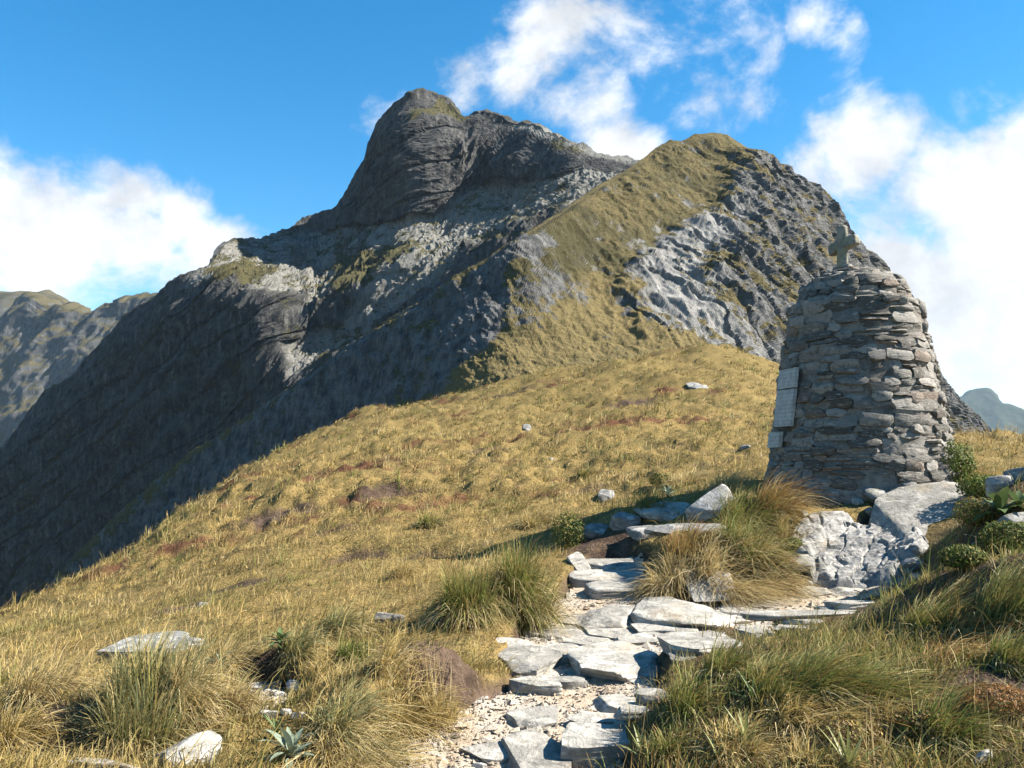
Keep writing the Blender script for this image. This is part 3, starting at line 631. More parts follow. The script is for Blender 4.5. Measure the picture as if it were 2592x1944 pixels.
# laid stones of the track: steps and flags (pieces of the path)
FL = [(1480, 1600, 1590, 1622, .06, .1), (1600, 1740, 1570, 1604, .06, -.1), (1380, 1480, 1590, 1620, .05, .1), (1740, 1880, 1556, 1584, .07, .05), (1300, 1400, 1565, 1590, .05, .3), (1960, 2110, 1552, 1580, .07, .0), (2080, 2200, 1530, 1552, .06, .1), (1290, 1420, 1800, 1850, .06, .2), (1180, 1290, 1880, 1930, .06, .0), (1500, 1600, 1690, 1720, .05, .2),
      (1258, 1415, 1640, 1716, .15, 0), (1350, 1468, 1636, 1684, .12, .3), (1456, 1686, 1622, 1738, .17, .05), (1253, 1322, 1624, 1655, .09, .3), (1281, 1410, 1712, 1760, .14, -.1), (1404, 1470, 1714, 1745, .10, .2),
      (1506, 1624, 1758, 1808, .10, .3), (1619, 1697, 1732, 1788, .10, .1), (1566, 1672, 1776, 1812, .07, .2), (1434, 1672, 1806, 1842, .07, 0), (1425, 1632, 1840, 1944, .24, -.1), (1265, 1460, 1862, 1990, .10, .2),
      (1657, 1845, 1588, 1664, .13, .05), (1430, 1545, 1612, 1640, .05, .1), (1560, 1690, 1606, 1634, .05, 0), (1410, 1500, 1562, 1580, .04, .2), (1330, 1385, 1590, 1612, .05, .4),
      (1828, 1915, 1542, 1563, .06, 0), (1905, 2232, 1536, 1566, .08, .0), (1832, 1988, 1522, 1545, .07, .1), (1745, 1848, 1507, 1543, .10, -.1), (2096, 2200, 1488, 1512, .07, 0), (2108, 2252, 1508, 1534, .08, .05), (1690, 1800, 1562, 1590, .06, .2),
      (1870, 1924, 1578, 1602, .08, 0), (1900, 1960, 1566, 1588, .07, .2), (1882, 1946, 1588, 1614, .08, .1), (1960, 2060, 1572, 1596, .05, 0), (1760, 1830, 1590, 1612, .05, .3), (2010, 2090, 1500, 1516, .04, 0), (1700, 1760, 1650, 1676, .06, .1)]
for i, (a, b, c, d, th, yw) in enumerate(FL):
    rock('flagstone', a - 16, b + 16, c - 3, d + 4, th * .55, 'slab', parent=path, yaw=yw, box=5.5, rough=.022, layers=.03, big=(b - a > 120), seed=100 + i, outline=.13)
for i, (a, b, c, d, th, yw) in enumerate([(1480, 1648, 1432, 1460, .08, .03), (1445, 1634, 1454, 1488, .10, -.02), (1485, 1630, 1480, 1516, .10, .06), (1436, 1486, 1438, 1464, .10, .2)]):
    rock('step_stone', a, b, c, d, th, 'slab', parent=path, yaw=yw, box=6, rough=.03, layers=.03, big=True, seed=200 + i, outline=.03, cuts=2, length=.5)

R = rock
R('bedrock_outcrop', 1590, 1835, 1512, 1596, .11, 'slab', 'low grey banded bedrock hump in the middle of the track', yaw=.15, box=3.4, rough=.10, layers=.05, big=True, sink=.3)
R('bedrock_outcrop', 1478, 1628, 1518, 1600, .10, 'slab', 'low pale striped bedrock just below the stone steps', yaw=-.5, box=2.6, rough=.10, layers=.04, big=True, sink=.3)
R('rock_block', 1546, 1620, 1288, 1345, .24, 'boulder', 'dark lichened block perched on the ledge above the steps', yaw=.2, rough=.07, big=True, length=.35)
R('rock_slab', 1470, 1548, 1324, 1362, .10, 'boulder', 'thin grey slab jutting left of the lichened block', yaw=.2, layers=.03, length=.35, tilt=(.1, .05))
R('rock_slab', 1616, 1765, 1292, 1320, .09, 'slab', 'flat bluish slab behind the lichened block', yaw=.05, layers=.03, big=True, length=.6)
R('rock_slab', 1628, 1825, 1312, 1346, .12, 'boulder', 'long low grey ledge stone in front of the flat bluish slab', yaw=-.08, layers=.03, big=True, length=.5)
R('rock_slab', 1590, 1700, 1340, 1366, .09, 'boulder', 'small grey ledge stone under the lichened block', yaw=.1, layers=.03, length=.35)
R('leaning_rock', 1748, 1872, 1238, 1318, .34, 'boulder', 'dark wedge shaped rock leaning beside the red tussock', yaw=.3, tilt=(.2, -.5), rough=.05, big=True, length=.5, sink=.35)
R('great_slab', 2165, 2470, 1222, 1420, .22, 'slab', 'large smooth tilted slab running down in front of the cairn', yaw=-.45, tilt=(.16, -.04), box=6, rough=.02, big=True, sink=.40, length=1.9, outline=.10, cuts=9)
def outcrop():
    """fractured bedrock: tilted blocks parted by open joints"""
    x0, y0, z0 = ground_at(2160, 1420); r = np.random.default_rng(8); n = 150; hw, hd = .80, .85
    g = np.linspace(-1, 1, n); X, Y = np.meshgrid(g * hw, g * hd)
    ang = .6; U = X * math.cos(ang) + Y * math.sin(ang); Wd = (-X * math.sin(ang) + Y * math.cos(ang)) * 1.9
    U = U + .05 * fbm(xyz(X * 4, Y * 4, 1), 3).reshape(X.shape); Wd = Wd + .09 * fbm(xyz(X * 4, Y * 4, 5), 3).reshape(X.shape)
    cs = np.stack([r.uniform(-1.3, 1.3, 230), r.uniform(-2.4, 2.4, 230)], 1)
    dd = np.hypot(U[..., None] - cs[:, 0], Wd[..., None] - cs[:, 1]); o = np.argsort(dd, 2)[..., :2]; f1 = np.take_along_axis(dd, o, 2)
    idx = o[..., 0]; hgt = r.uniform(-.045, .05, 230)[idx] + r.normal(0, .20, 230)[idx] * (U - cs[idx, 0]) + r.normal(0, .10, 230)[idx] * (Wd - cs[idx, 1])
    joint = 1 - sstep(.0, .035, f1[..., 1] - f1[..., 0])
    rim = sstep(1.0, .72, np.hypot(X / hw, Y / hd) + .14 * fbm(xyz(X * 3, Y * 3, 9), 2).reshape(X.shape))
    Z = near_z(X + x0, Y + y0) - z0 - .12 + rim * (.23 + .42 * hgt - .025 * joint + .013 * fbm(xyz(X * 14, Y * 14, 3), 3, .6, True).reshape(X.shape))
    me = np_mesh('cracked_outcrop', xyz(X, Y, Z), grid_faces(n, n), M['bedrock']); me.set_sharp_from_angle(angle=math.radians(35))
    tag(link('cracked_outcrop', me, None, (x0, y0, z0)), 'cracked pale bedrock outcrop between the large slab and the track', 'rock'); FOOT.append((x0, y0, hw * .85, hd * .85))
outcrop()
rr_ = random.Random(5)
RUB = []
for i in range(26):
    RUB.append((rr_.uniform(2030, 2330), rr_.uniform(1300, 1490), rr_.uniform(26, 60)))
for i, (cx_, cy_, s_) in enumerate(RUB):
    x, d, z = ground_at(cx_, cy_); s = s_ * d / F0
    q, Fc = rock_shape((s, s * .8, s * .6), 700 + i, 3, 9, .10, .03, CB_MID)
    tag(link('rubble_stone', np_mesh('rubble_stone', q, Fc, M['bedrock']), None, (x, d, z + s * .14), (rr_.uniform(-.4, .4), rr_.uniform(-.4, .4), rr_.uniform(0, 6))), 'loose pale stone in the rubble between large slab and track', 'stone', 'rubble stones below the cairn'); FOOT.append((x, d, s * .5, s * .5))
R('boulder', 2008, 2090, 1408, 1472, .22, 'boulder', 'brownish stone sticking out right of the drooping tussock', yaw=-.5, tilt=(.1, .35), rough=.05, sink=.3)
R('boulder', 2166, 2262, 1228, 1286, .30, 'boulder', 'dark angular boulder at the shaded foot of the cairn', rough=.06, big=True, length=.4, sink=.2)
R('boulder', 2236, 2330, 1222, 1258, .24, 'boulder', 'dark boulder right of the angular one at the foot of the cairn', rough=.06, length=.4)
R('boulder', 2070, 2170, 1240, 1280, .22, 'boulder', 'dark stone left of the angular boulder under the cairn', rough=.06, length=.4)
R('stone', 2148, 2184, 1256, 1282, .12, 'white', 'small bright stone in the shade below the cairn', cat='stone')
R('stone', 2438, 2490, 1250, 1280, .13, 'slab', 'pale rounded stone by the low shrub', cat='stone', box=2.6)
R('stone', 2484, 2530, 1255, 1280, .10, 'slab', 'second pale stone right of the rounded one by the low shrub', cat='stone', box=2.6)
R('boulder', 2500, 2600, 1190, 1240, .22, 'boulder', 'grey boulder at the right edge behind the low shrub', rough=.06)
R('boulder', 2545, 2640, 1180, 1215, .2, 'boulder', 'farther grey boulder cut by the right edge of the picture', rough=.06)
R('boulder', 2530, 2620, 1300, 1350, .18, 'boulder', 'mossy boulder under the broad leaved daisy at the right edge', rough=.06)
R('stone', 2462, 2525, 1896, 1930, .10, 'white', 'white flat stone at the bottom right corner on bare soil', cat='stone')
R('rock_slab', 262, 500, 1556, 1672, .10, 'boulder', 'long weathered slab lying in the grass on the left slope', yaw=.75, layers=.03, big=True, sink=.2, length=.75, rough=.03)
R('boulder', 415, 562, 1832, 1940, .20, 'slab', 'tilted grey stone at lower left beside the track', yaw=.55, tilt=(.05, -.2), big=True, sink=.25, length=.34)
R('rock_slab', 186, 352, 1908, 1962, .07, 'slab', 'flat greenish slab at the bottom left edge', big=True)
for a, b, c, d, lb in [(165, 200, 1908, 1942, 'left one of the small stones heaped at lower left'), (196, 216, 1905, 1932, 'dark middle one of the small stones heaped at lower left'), (214, 242, 1906, 1938, 'white one of the small stones heaped at lower left'), (100, 135, 1930, 1960, 'small stone cut by the bottom left edge')]:
    R('stone', a, b, c, d, .08, 'slab', lb, cat='stone', box=2.8)
for a, b, c, d, lb in [(628, 664, 1722, 1752, 'left white stone of the small heap by the sheltered daisy'), (668, 690, 1736, 1756, 'small grey stone of the heap by the sheltered daisy'), (684, 722, 1738, 1768, 'middle white stone of the small heap by the sheltered daisy'), (700, 720, 1722, 1738, 'top white stone of the small heap by the sheltered daisy'), (724, 766, 1726, 1758, 'right white stone of the small heap by the sheltered daisy')]:
    R('stone', a, b, c, d, .06, 'white', lb, cat='stone', box=2.6)
R('stone', 708, 742, 1780, 1812, .09, 'white', 'left half of the bright white pair of stones', cat='stone', box=2.4)
R('stone', 736, 774, 1784, 1820, .09, 'white', 'right half of the bright white pair of stones', cat='stone', box=2.4)
R('rock_slab', 655, 706, 1800, 1820, .04, 'white', 'thin white slab left of the bright stone pair')
R('boulder', 948, 1022, 1540, 1580, .16, 'boulder', 'grey rock half sunk in grass left of the big tussock', rough=.06)
R('rock_slab', 1086, 1160, 1552, 1584, .12, 'boulder', 'blue grey rock poking out under the big tussock', rough=.06)
R('stone', 1194, 1232, 1912, 1950, .10, 'white', 'white stone at the bottom edge left of the track', cat='stone', box=2.6)
for a, b, c, d, lb in [(1395, 1470, 892, 916, 'pale flat outcrop in the grass of the upper slope'), (1870, 1910, 1100, 1135, 'pale rock showing at the dark cutting left of the cairn'), (1380, 1400, 1140, 1165, 'small dark rock at the top of the worn gully'), (1510, 1560, 1245, 1275, 'pinkish stone in the worn gully on the slope'), (1320, 1345, 1078, 1092, 'tiny white stone on the middle slope'), (1740, 1790, 975, 990, 'low pale rock below the knoll'), (500, 525, 1520, 1535, 'small grey stone above the long weathered slab')]:
    R('outcrop', a, b, c, d, .12, 'boulder', lb, rough=.10, sink=.4, box=3)

# pebbles and chips trodden into the track
def pebbles():
    r = np.random.default_rng(11); O = np.array([(1, 0, 0), (-1, 0, 0), (0, 1, 0), (0, -1, 0), (0, 0, 1), (0, 0, -1)], float)
    OF = np.array([(0, 2, 4), (2, 1, 4), (1, 3, 4), (3, 0, 4), (2, 0, 5), (1, 2, 5), (3, 1, 5), (0, 3, 5)])
    n = 60000; y = np.exp(r.uniform(math.log(3.8), math.log(11.5), n)); x = y * r.uniform(-.65, .65, n); ok = path_mask(x, y) > .75
    x, y = x[ok][:5200], y[ok][:5200]; n = len(x); z = near_z(x, y); s = r.uniform(.006, .016, n) * (1 + 2.2 * (r.random(n) > .93))
    Vv = O[None] * (s[:, None, None] * np.stack([r.uniform(.7, 1.5, n), r.uniform(.6, 1.2, n), r.uniform(.4, .8, n)], 1)[:, None, :]) + r.normal(size=(n, 6, 3)) * s[:, None, None] * .22
    c, sn = np.cos(t := r.uniform(0, 6.28, n)), np.sin(t)
    Vx = Vv[:, :, 0] * c[:, None] - Vv[:, :, 1] * sn[:, None]; Vy = Vv[:, :, 0] * sn[:, None] + Vv[:, :, 1] * c[:, None]
    Vv = np.stack([Vx + x[:, None], Vy + y[:, None], Vv[:, :, 2] + (z + .008)[:, None]], 2).reshape(-1, 3)
    Fv = (OF[None] + (np.arange(n) * 6)[:, None, None]).reshape(-1, 3)
    tag(link('pebbles', np_mesh('pebbles', Vv, Fv, M['path'], smooth=False)), 'pale pebbles and stone chips strewn over the worn track', 'pebbles', kind='stuff')
pebbles()

# ------------------------------------------------------------------ the memorial cairn
CX, CY = 4.46, 11.0
CZ = 0.98
cairn = tag(link('memorial_cairn', None, None, (CX, CY, CZ)), 'tall round drystone memorial cairn with a stone cross on top', 'cairn')
FOOT.append((CX, CY, 1.2, 1.2))
TOCAM = math.atan2(-CY, -CX)                            # direction from the cairn to the camera
PROF = [(0.0, 1.20), (.35, 1.155), (.9, 1.07), (1.5, .985), (2.1, .89), (2.56, .82)]
def cr(z): return float(np.interp(z, *zip(*PROF)))
def lathe(profile, n, wob, seed, mat, name):
    zs = np.array([p[1] for p in profile]); rs = np.array([p[0] for p in profile]); th = np.linspace(0, 2 * math.pi, n, endpoint=False)
    P = np.stack([rs[:, None] * np.cos(th), rs[:, None] * np.sin(th), zs[:, None] + 0 * th], 2)
    P[:, :, :2] *= (1 + wob * fbm(P.reshape(-1, 3) * 3 + seed, 3).reshape(P.shape[:2]))[:, :, None]
    i = np.arange(len(zs) * n).reshape(len(zs), n); j = np.roll(i, -1, 1)
    Fq = np.stack([i[:-1].ravel(), j[:-1].ravel(), j[1:].ravel(), i[1:].ravel()], 1)
    return np_mesh(name, P.reshape(-1, 3), Fq, M[mat])
core = [(cr(z) - .030, z) for z in np.linspace(-.3, 2.54, 40)] + [(.78, 2.55), (.60, 2.56), (.60, 2.88), (.40, 2.99), (.22, 3.04), (.0, 3.05)]
link('mortar_core', lathe(core, 96, .02, 3, 'mortar', 'mortar_core'), cairn)
crng = np.random.default_rng(21)
front, rear = [], []
def lay_stone(th0, th1, z0, z1, rad, proud, slant=0.0):
    """one stone of the wall between two angles and two heights"""
    tm = (th0 + th1) / 2; w = (th1 - th0) * rad * 1.06; h = (z1 - z0) * 1.0; dep = .20
    r = crng; P = CB_STONE[0].copy()
    k = r.uniform(3.6, 8.0); P = P / (np.sum(np.abs(P) ** k, 1) ** (1 / k))[:, None]
    P += r.normal(size=P.shape) * np.array([.09, .07, .13])
    e = r.uniform(-.35, .35, 4)                          # wedge shaped ends, uneven beds
    P[:, 2] *= 1 + e[0] * P[:, 0] * .8 - .25 * np.abs(P[:, 0]) ** 3 * r.uniform(0, 1); P[:, 2] += e[1] * .5 * P[:, 0]
    P[:, 0] += e[2] * .35 * P[:, 2] * (h / max(w, .01)) * 2
    P[:, 1] += (e[3] * .5 * P[:, 0] + r.uniform(-.15, .35) * P[:, 2]) * (P[:, 1] < 0)      # the outward face leans a little
    q = np.stack([P[:, 0] * w / 2, P[:, 1] * dep / 2, P[:, 2] * h / 2], 1)
    q[:, 1] += q[:, 0] ** 2 / (2 * rad); o_r = rad + proud - dep / 2 + .03
    a = tm + math.pi / 2; c, s = math.cos(a), math.sin(a)
    X = q[:, 0] * c - q[:, 1] * s; Y = q[:, 0] * s + q[:, 1] * c
    return np.stack([X, Y, q[:, 2]], 1), np.array([math.cos(tm) * o_r, math.sin(tm) * o_r, (z0 + z1) / 2]), tm
def put_stone(q, c, tm):
    facing = math.cos(tm - TOCAM)
    (front if facing > .10 else rear).append((facing, q, c))
def course(z0, z1, rad, mean, proudness=.020):
    th = crng.uniform(0, 1); end = th + 2 * math.pi
    while th < end - .05:
        wd_ = crng.uniform(.5, 1.6) * mean / rad
        if end - th - wd_ < .12: wd_ = end - th
        j = .022 * gnoise(np.array([[math.cos(th) * 2, math.sin(th) * 2, z0 * 2]]))[0]
        if crng.random() < .22 and z1 - z0 > .085:       # two thin slates in place of one stone
            zm = z0 + (z1 - z0) * crng.uniform(.4, .6)
            put_stone(*lay_stone(th, th + wd_, z0 + j, zm + j, rad, crng.normal() * proudness * .7)); put_stone(*lay_stone(th, th + wd_, zm + j, z1 + j, rad, crng.normal() * proudness * .7))
        else:
            put_stone(*lay_stone(th, th + wd_, z0 + j - .02, z1 + j + .02, rad, crng.normal() * proudness))
        th += wd_
z = -.05
while z < 2.50:
    h = crng.uniform(.06, .125); z1 = min(z + h, 2.56)
    if 2.56 - z1 < .05: z1 = 2.56
    course(z, z1, cr((z + z1) / 2) - .03, .27); z = z1
course(2.53, 2.60, .80, .20, .02)
for z0, z1, rad in [(2.57, 2.67, .665), (2.67, 2.76, .655), (2.76, 2.84, .635), (2.84, 2.91, .58), (2.91, 2.97, .46), (2.97, 3.03, .32)]:
    course(z0, z1, rad, .22, .02)
front.sort(key=lambda s_: -s_[0])
if len(front) > 300: rear += front[300:]; front = front[:300]
for f_, q, c in front:
    me = np_mesh('stone', q, CB_STONE[1], M['stone'])
    try: me.set_sharp_from_angle(angle=math.radians(40))
    except Exception: pass
    link('stone', me, cairn, c)
qs = np.concatenate([q + c for _, q, c in rear]); nb = len(CB_STONE[0])
fs = np.concatenate([CB_STONE[1] + i * nb for i in range(len(rear))])
tag(link('rear_stonework', np_mesh('rear_stonework', qs, fs, M['stone']), cairn), kind='stuff')
print('cairn stones', len(front), len(rear))
def bent_plate(name, ang, z0, z1, width, rad_off, thick, mat, parent, seed, cut=0):
    """flat tablet let into the curved wall, following its batter"""
    r0, r1 = cr(z0) + rad_off, cr(z1) + rad_off; nx, nz = 9, 9; V_, F_ = CB_MID; P = V_.copy()
    r = np.random.default_rng(seed)
    u_, w_, t_ = P[:, 0], P[:, 2], P[:, 1]
    edge = 1 - .03 * (np.abs(u_) > .98) * r.random(len(P)); zz_ = z0 + (w_ * .5 + .5) * (z1 - z0) + cut * .012 * gnoise(np.stack([u_ * 3, 0 * u_, 0 * u_ + seed], 1)) * (np.abs(w_) > .95)
    rad = np.interp(zz_, [z0, z1], [r0, r1]) - t_ * thick / 2 
    tx = u_ * width / 2 * edge
    c, s = math.cos(ang), math.sin(ang)
    me = np_mesh(name, np.stack([rad * c - tx * s, rad * s + tx * c, zz_], 1), F_, M[mat], smooth=False)
    return link(name, me, parent)
ANG = TOCAM - math.radians(52)
pq = bent_plate('plaque', ANG, 1.50, 1.75, .37, .045, .05, 'plaque', cairn, 1, 1); pq['label'] = 'upper half of the cracked pale inscribed tablet'
pr = bent_plate('plaque', ANG, 1.02, 1.485, .37, .045, .05, 'plaque', cairn, 2, 1); pr['label'] = 'lower half of the cracked pale inscribed tablet'
ps = bent_plate('plaque', TOCAM - math.radians(60), .76, .955, .30, .05, .06, 'plaque', cairn, 3); ps['label'] = 'small pale tablet below the large one'
# the cross
def block(name, size, loc, rot, parent, seed, mat='cross', box=6.0, rough=.05):
    q, Fc = rock_shape(size, seed, box, 5, rough, 0, CB_MID, .04)
    return link(name, np_mesh(name, q, Fc, M[mat]), parent, loc, rot)
cross = block('cross', (.185, .16, .60), (-.10, .03, 3.37), (0, .03, .5), cairn, 41, rough=.08); cross['label'] = 'weathered stone cross with yellow lichen'
arm = block('arm', (.43, .16, .135), (.0, -.0, .05), (0, -.22, -1.45), cross, 42, rough=.14)
block('cross_foot', (.36, .34, .11), (-.10, .03, 3.05), (0, 0, .5), cairn, 43, 'stone'); block('cross_foot', (.27, .26, .06), (-.10, .03, 3.11), (0, 0, .8), cairn, 44, 'stone')

# ------------------------------------------------------------------ grasses
PAL = {'straw': (.47, .352, .145), 'gold': (.40, .275, .082), 'olive': (.23, .19, .06), 'green': (.15, .185, .038), 'deep': (.065, .09, .022), 'brown': (.19, .12, .055), 'red': (.20, .10, .058), 'bleach': (.58, .47, .26), 'rust': (.30, .145, .05), 'sage': (.24, .25, .12)}
def strips(B, C1, C2, side, w, cols, cols2, k):
    """curved tapering blades: B base, C1 and C2 control points of the curve, side vector, width"""
    n = len(B); t = np.linspace(0, 1, k)[None, :, None]
    P = B[:, None] * (1 - t) ** 2 + 2 * C1[:, None] * t * (1 - t) + C2[:, None] * t * t
    ww = (w[:, None] * np.array([1.0 - .88 * (i / (k - 1)) ** 1.6 for i in range(k)])[None])[:, :, None] * .5
    Vv = np.stack([P - side[:, None] * ww, P + side[:, None] * ww], 2).reshape(-1, 3)
    b = (np.arange(n) * k * 2)[:, None] + (np.arange(k - 1) * 2)[None]
    Fq = np.stack([b, b + 1, b + 3, b + 2], 2).reshape(-1, 4)
    cc = (cols[:, None] * (1 - t) + cols2[:, None] * t); cc = np.repeat(cc[:, :, None], 2, 2).reshape(-1, 3)
    return Vv, Fq, cc
def pick(r, n, mix):
    names = list(mix); p = np.array([mix[k_] for k_ in names], float); p /= p.sum()
    c = np.array([PAL[k_] for k_ in names])[r.choice(len(names), n, p=p)]
    return c * r.uniform(.8, 1.2, (n, 1))
STY = {'green': ({'green': 5, 'olive': 3, 'deep': 2}, {'green': 4, 'olive': 4, 'gold': 1, 'rust': 1}),
       'gold': ({'gold': 3, 'olive': 3, 'straw': 2}, {'straw': 4, 'gold': 3, 'bleach': 1}),
       'straw': ({'straw': 3, 'gold': 2, 'olive': 1}, {'bleach': 3, 'straw': 4}),
       'red': ({'olive': 2, 'green': 2, 'rust': 3, 'gold': 2}, {'rust': 4, 'gold': 2, 'straw': 1}),
       'sage': ({'sage': 3, 'olive': 3, 'green': 2}, {'straw': 2, 'sage': 3, 'gold': 1}),
       'sedge': ({'green': 5, 'deep': 2}, {'green': 3, 'olive': 2})}
def tussock(px, py, wpx, hpx, style, label, lean=(0.15, 0), n=650, droop=.85, seed=None, name='tussock_grass', dead=.25, kindgroup='large tussocks'):
    seed = seed if seed is not None else int(px * 3 + py) % 9999; r = np.random.default_rng(seed)
    x, d, z = ground_at(px, py); W = wpx * d / F0 / 2; Hh = hpx * d / F0
    n = int(n * 1.7); L = max(Hh * 1.15, .12); th = np.abs(r.normal(0, .72, n)); th = np.minimum(th, 1.45); ph = r.uniform(0, 2 * math.pi, n)
    rb = np.sqrt(r.random(n)) * W * .55; bp = r.uniform(0, 2 * math.pi, n) * .4 + ph * .6
    B = np.stack([rb * np.cos(bp), rb * np.sin(bp), np.zeros(n)], 1)
    gz = near_z(B[:, 0] + x, B[:, 1] + d) - z; B[:, 2] = gz - .03
    Ln = L * r.uniform(.45, 1.08, n); out = np.stack([np.cos(ph), np.sin(ph), 0 * ph], 1)
    wind = np.array([lean[0], lean[1], 0])
    reach = W / max(L, .01)
    C1 = B + out * (np.sin(th) * Ln * .45 * min(reach, 1.2))[:, None] + np.array([0, 0, 1.0]) * (np.cos(th * .7) * Ln * .62)[:, None] + wind * (Ln * .25)[:, None]
    dr = droop * r.uniform(.3, 1.25, n)
    C2 = B + out * ((np.sin(th) + .30) * Ln * .80 * min(reach, 1.3))[:, None] + np.array([0, 0, 1.0]) * (Ln * (np.cos(th) - dr * .62))[:, None] + wind * (Ln * .95)[:, None]
    nd = int(n * dead)                                   # last year's blades hang down over the skirt
    C2[:nd, 2] = B[:nd, 2] + Ln[:nd] * r.uniform(-.12, .25, nd); C2[:nd, :2] += out[:nd, :2] * (W * r.uniform(.1, .4, nd))[:, None]
    C2[:, 2] = np.maximum(C2[:, 2], near_z(C2[:, 0] + x, C2[:, 1] + d) - z + .01)
    side = np.cross(out, [0, 0, 1.0]) + r.normal(size=(n, 3)) * .45; side /= np.linalg.norm(side, axis=1)[:, None]
    wdt = r.uniform(.004, .009, n) * max(1, d / 9)
    c1 = pick(r, n, STY[style][0]); c2 = pick(r, n, STY[style][1]); c2[:nd] = pick(r, nd, {'straw': 2, 'bleach': 3, 'brown': 2}); c1[:nd] = .5 * c1[:nd] + .5 * c2[:nd]
    Vv, Fq, cc = strips(B, C1, C2, side, wdt, c1, c2, 5)
    o = link(name, np_mesh(name, Vv, Fq, M['grass'], colors=cc, smooth=True), None, (x, d, z))
    tag(o, label, 'grass tussock', kindgroup)
    return o
Tq = tussock
Tq(1190, 1572, 210, 190, 'green', 'big green tussock left of the track, left half of the pair', (.0, 0), 1500)
Tq(1335, 1562, 230, 200, 'green', 'big green tussock beside the stone steps, right half of the pair', (.1, 0), 1600)
Tq(1260, 1500, 260, 130, 'gold', 'golden tussock behind the big green pair', (.2, 0), 600)
Tq(380, 1890, 360, 230, 'sage', 'big bushy tussock standing in the lower left', (.1, .1), 1300, droop=.4)
Tq(480, 1800, 200, 190, 'straw', 'pale tussock behind the bushy one at lower left', (.2, 0), 700)
Tq(100, 1790, 260, 190, 'straw', 'pale feathery tussock at the left edge', (.3, 0), 800)
Tq(40, 1880, 180, 120, 'gold', 'low gold tussock in the bottom left corner', (.3, 0), 500)
Tq(600, 1800, 130, 120, 'straw', 'short straw tussock left of the white stones', (.3, 0), 400)
Tq(1830, 1500, 260, 125, 'straw', 'drooping pale tussock overhanging the track', (.45, -.15), 1200, droop=1.1, dead=.5)
Tq(1700, 1480, 170, 120, 'straw', 'drooping tussock left end of the overhanging row', (-.2, -.2), 800, droop=1.1, dead=.5)
Tq(1945, 1490, 170, 110, 'straw', 'drooping tussock right end of the overhanging row', (.5, -.1), 700, droop=1.1, dead=.5)
Tq(1960, 1300, 170, 120, 'red', 'rust tinged tussock against the left foot of the cairn', (.55, 0), 800, droop=.8)
Tq(1880, 1330, 200, 125, 'green', 'green tussock below the rust tinged one', (.3, 0), 800)
Tq(1900, 1400, 240, 120, 'green', 'green tussock bank between the leaning rock and the outcrop', (.2, 0), 900)
Tq(1740, 1400, 190, 100, 'red', 'reddish tussock right of the ledge above the steps', (.3, 0), 700)
Tq(2000, 1370, 130, 90, 'gold', 'small yellow tussock at the edge of the cracked outcrop', (.2, 0), 400)
Tq(1950, 1750, 250, 110, 'green', 'left clump of the great windswept tussock in the right foreground', (.55, 0), 1700, droop=.85)
Tq(2070, 1745, 270, 130, 'green', 'central clump of the great windswept tussock in the right foreground', (.7, 0), 1900, droop=.85)
Tq(2190, 1765, 250, 115, 'green', 'right clump of the great windswept tussock in the right foreground', (.8, 0), 1100, droop=.9)
Tq(2040, 1810, 300, 110, 'gold', 'bleached skirt of the great windswept tussock', (.7, -.1), 900, droop=1.0)
Tq(1830, 1720, 170, 130, 'green', 'dark green tussock right of the flagstones', (.3, 0), 700)
Tq(1740, 1800, 170, 130, 'green', 'tussock hanging over the right side of the lower flags', (.2, 0), 700)
Tq(2350, 1590, 220, 120, 'green', 'green tussock at the right end of the track', (.6, 0), 900)
Tq(2450, 1600, 180, 110, 'red', 'rust and green tussock between the track end and the right edge', (.6, 0), 700)
Tq(2540, 1570, 220, 190, 'green', 'tall green tussock at the right edge', (.5, 0), 1600)
Tq(2400, 1690, 220, 110, 'red', 'rusty tussock right of the great windswept one', (.7, 0), 700, droop=.9)
Tq(2560, 1690, 180, 130, 'green', 'dark tussock at the right edge above the mossy ground', (.4, 0), 700)
Tq(2390, 1880, 220, 170, 'green', 'upright green tussock near the bottom right', (.4, 0), 900)
Tq(2270, 1830, 200, 110, 'gold', 'low gold tussock left of the upright green one', (.4, 0), 600)
Tq(1870, 1900, 240, 110, 'gold', 'gold tussock behind the left sword plant', (.3, 0), 700)
Tq(2060, 1930, 240, 110, 'gold', 'gold tussock between the two sword plants', (.3, 0), 700)
Tq(1690, 1910, 140, 100, 'green', 'small green tussock at the bottom right of the track', (.1, 0), 400)
Tq(880, 1870, 260, 150, 'sage', 'arching pale green tussock right of the white stones', (.35, -.1), 1000, droop=1.0)
Tq(1020, 1850, 240, 140, 'gold', 'gold tussock on the peat hummock left of the track', (.4, 0), 800, droop=.9)
Tq(900, 1960, 330, 130, 'straw', 'long straw tussock cut by the bottom edge', (.3, -.1), 1000, droop=.9)
Tq(1120, 1830, 130, 90, 'gold', 'small spiky tussock growing on the peat hummock', (0, 0), 350, droop=.3)
Tq(860, 1600, 150, 95, 'sage', 'fine grey green tussock left of the half sunk rock', (.35, 0), 600)
Tq(750, 1650, 150, 95, 'sage', 'fine grey green tussock above the sheltered daisy', (.35, 0), 600)
Tq(570, 1690, 150, 110, 'straw', 'pale tussock behind the silver daisy', (.3, 0), 600)
Tq(890, 1670, 120, 80, 'sedge', 'bright green sedge tuft right of the sheltered daisy', (.2, 0), 400, name='sedge_tuft', kindgroup='sedge tufts')
Tq(1020, 1460, 90, 70, 'gold', 'lone gold tussock on the slope above the half sunk rock', (.1, 0), 300)
Tq(1090, 1330, 110, 55, 'green', 'green tuft alone on the middle slope', (.1, 0), 300)
Tq(1650, 1296, 120, 70, 'green', 'dark green tussock above the flat bluish slab', (.1, 0), 500)
Tq(1850, 1240, 170, 70, 'straw', 'pale tussock just left of the cairn', (.3, 0), 500)
Tq(1740, 1225, 160, 60, 'straw', 'pale tussock behind the silver leaved plant', (.3, 0), 500)
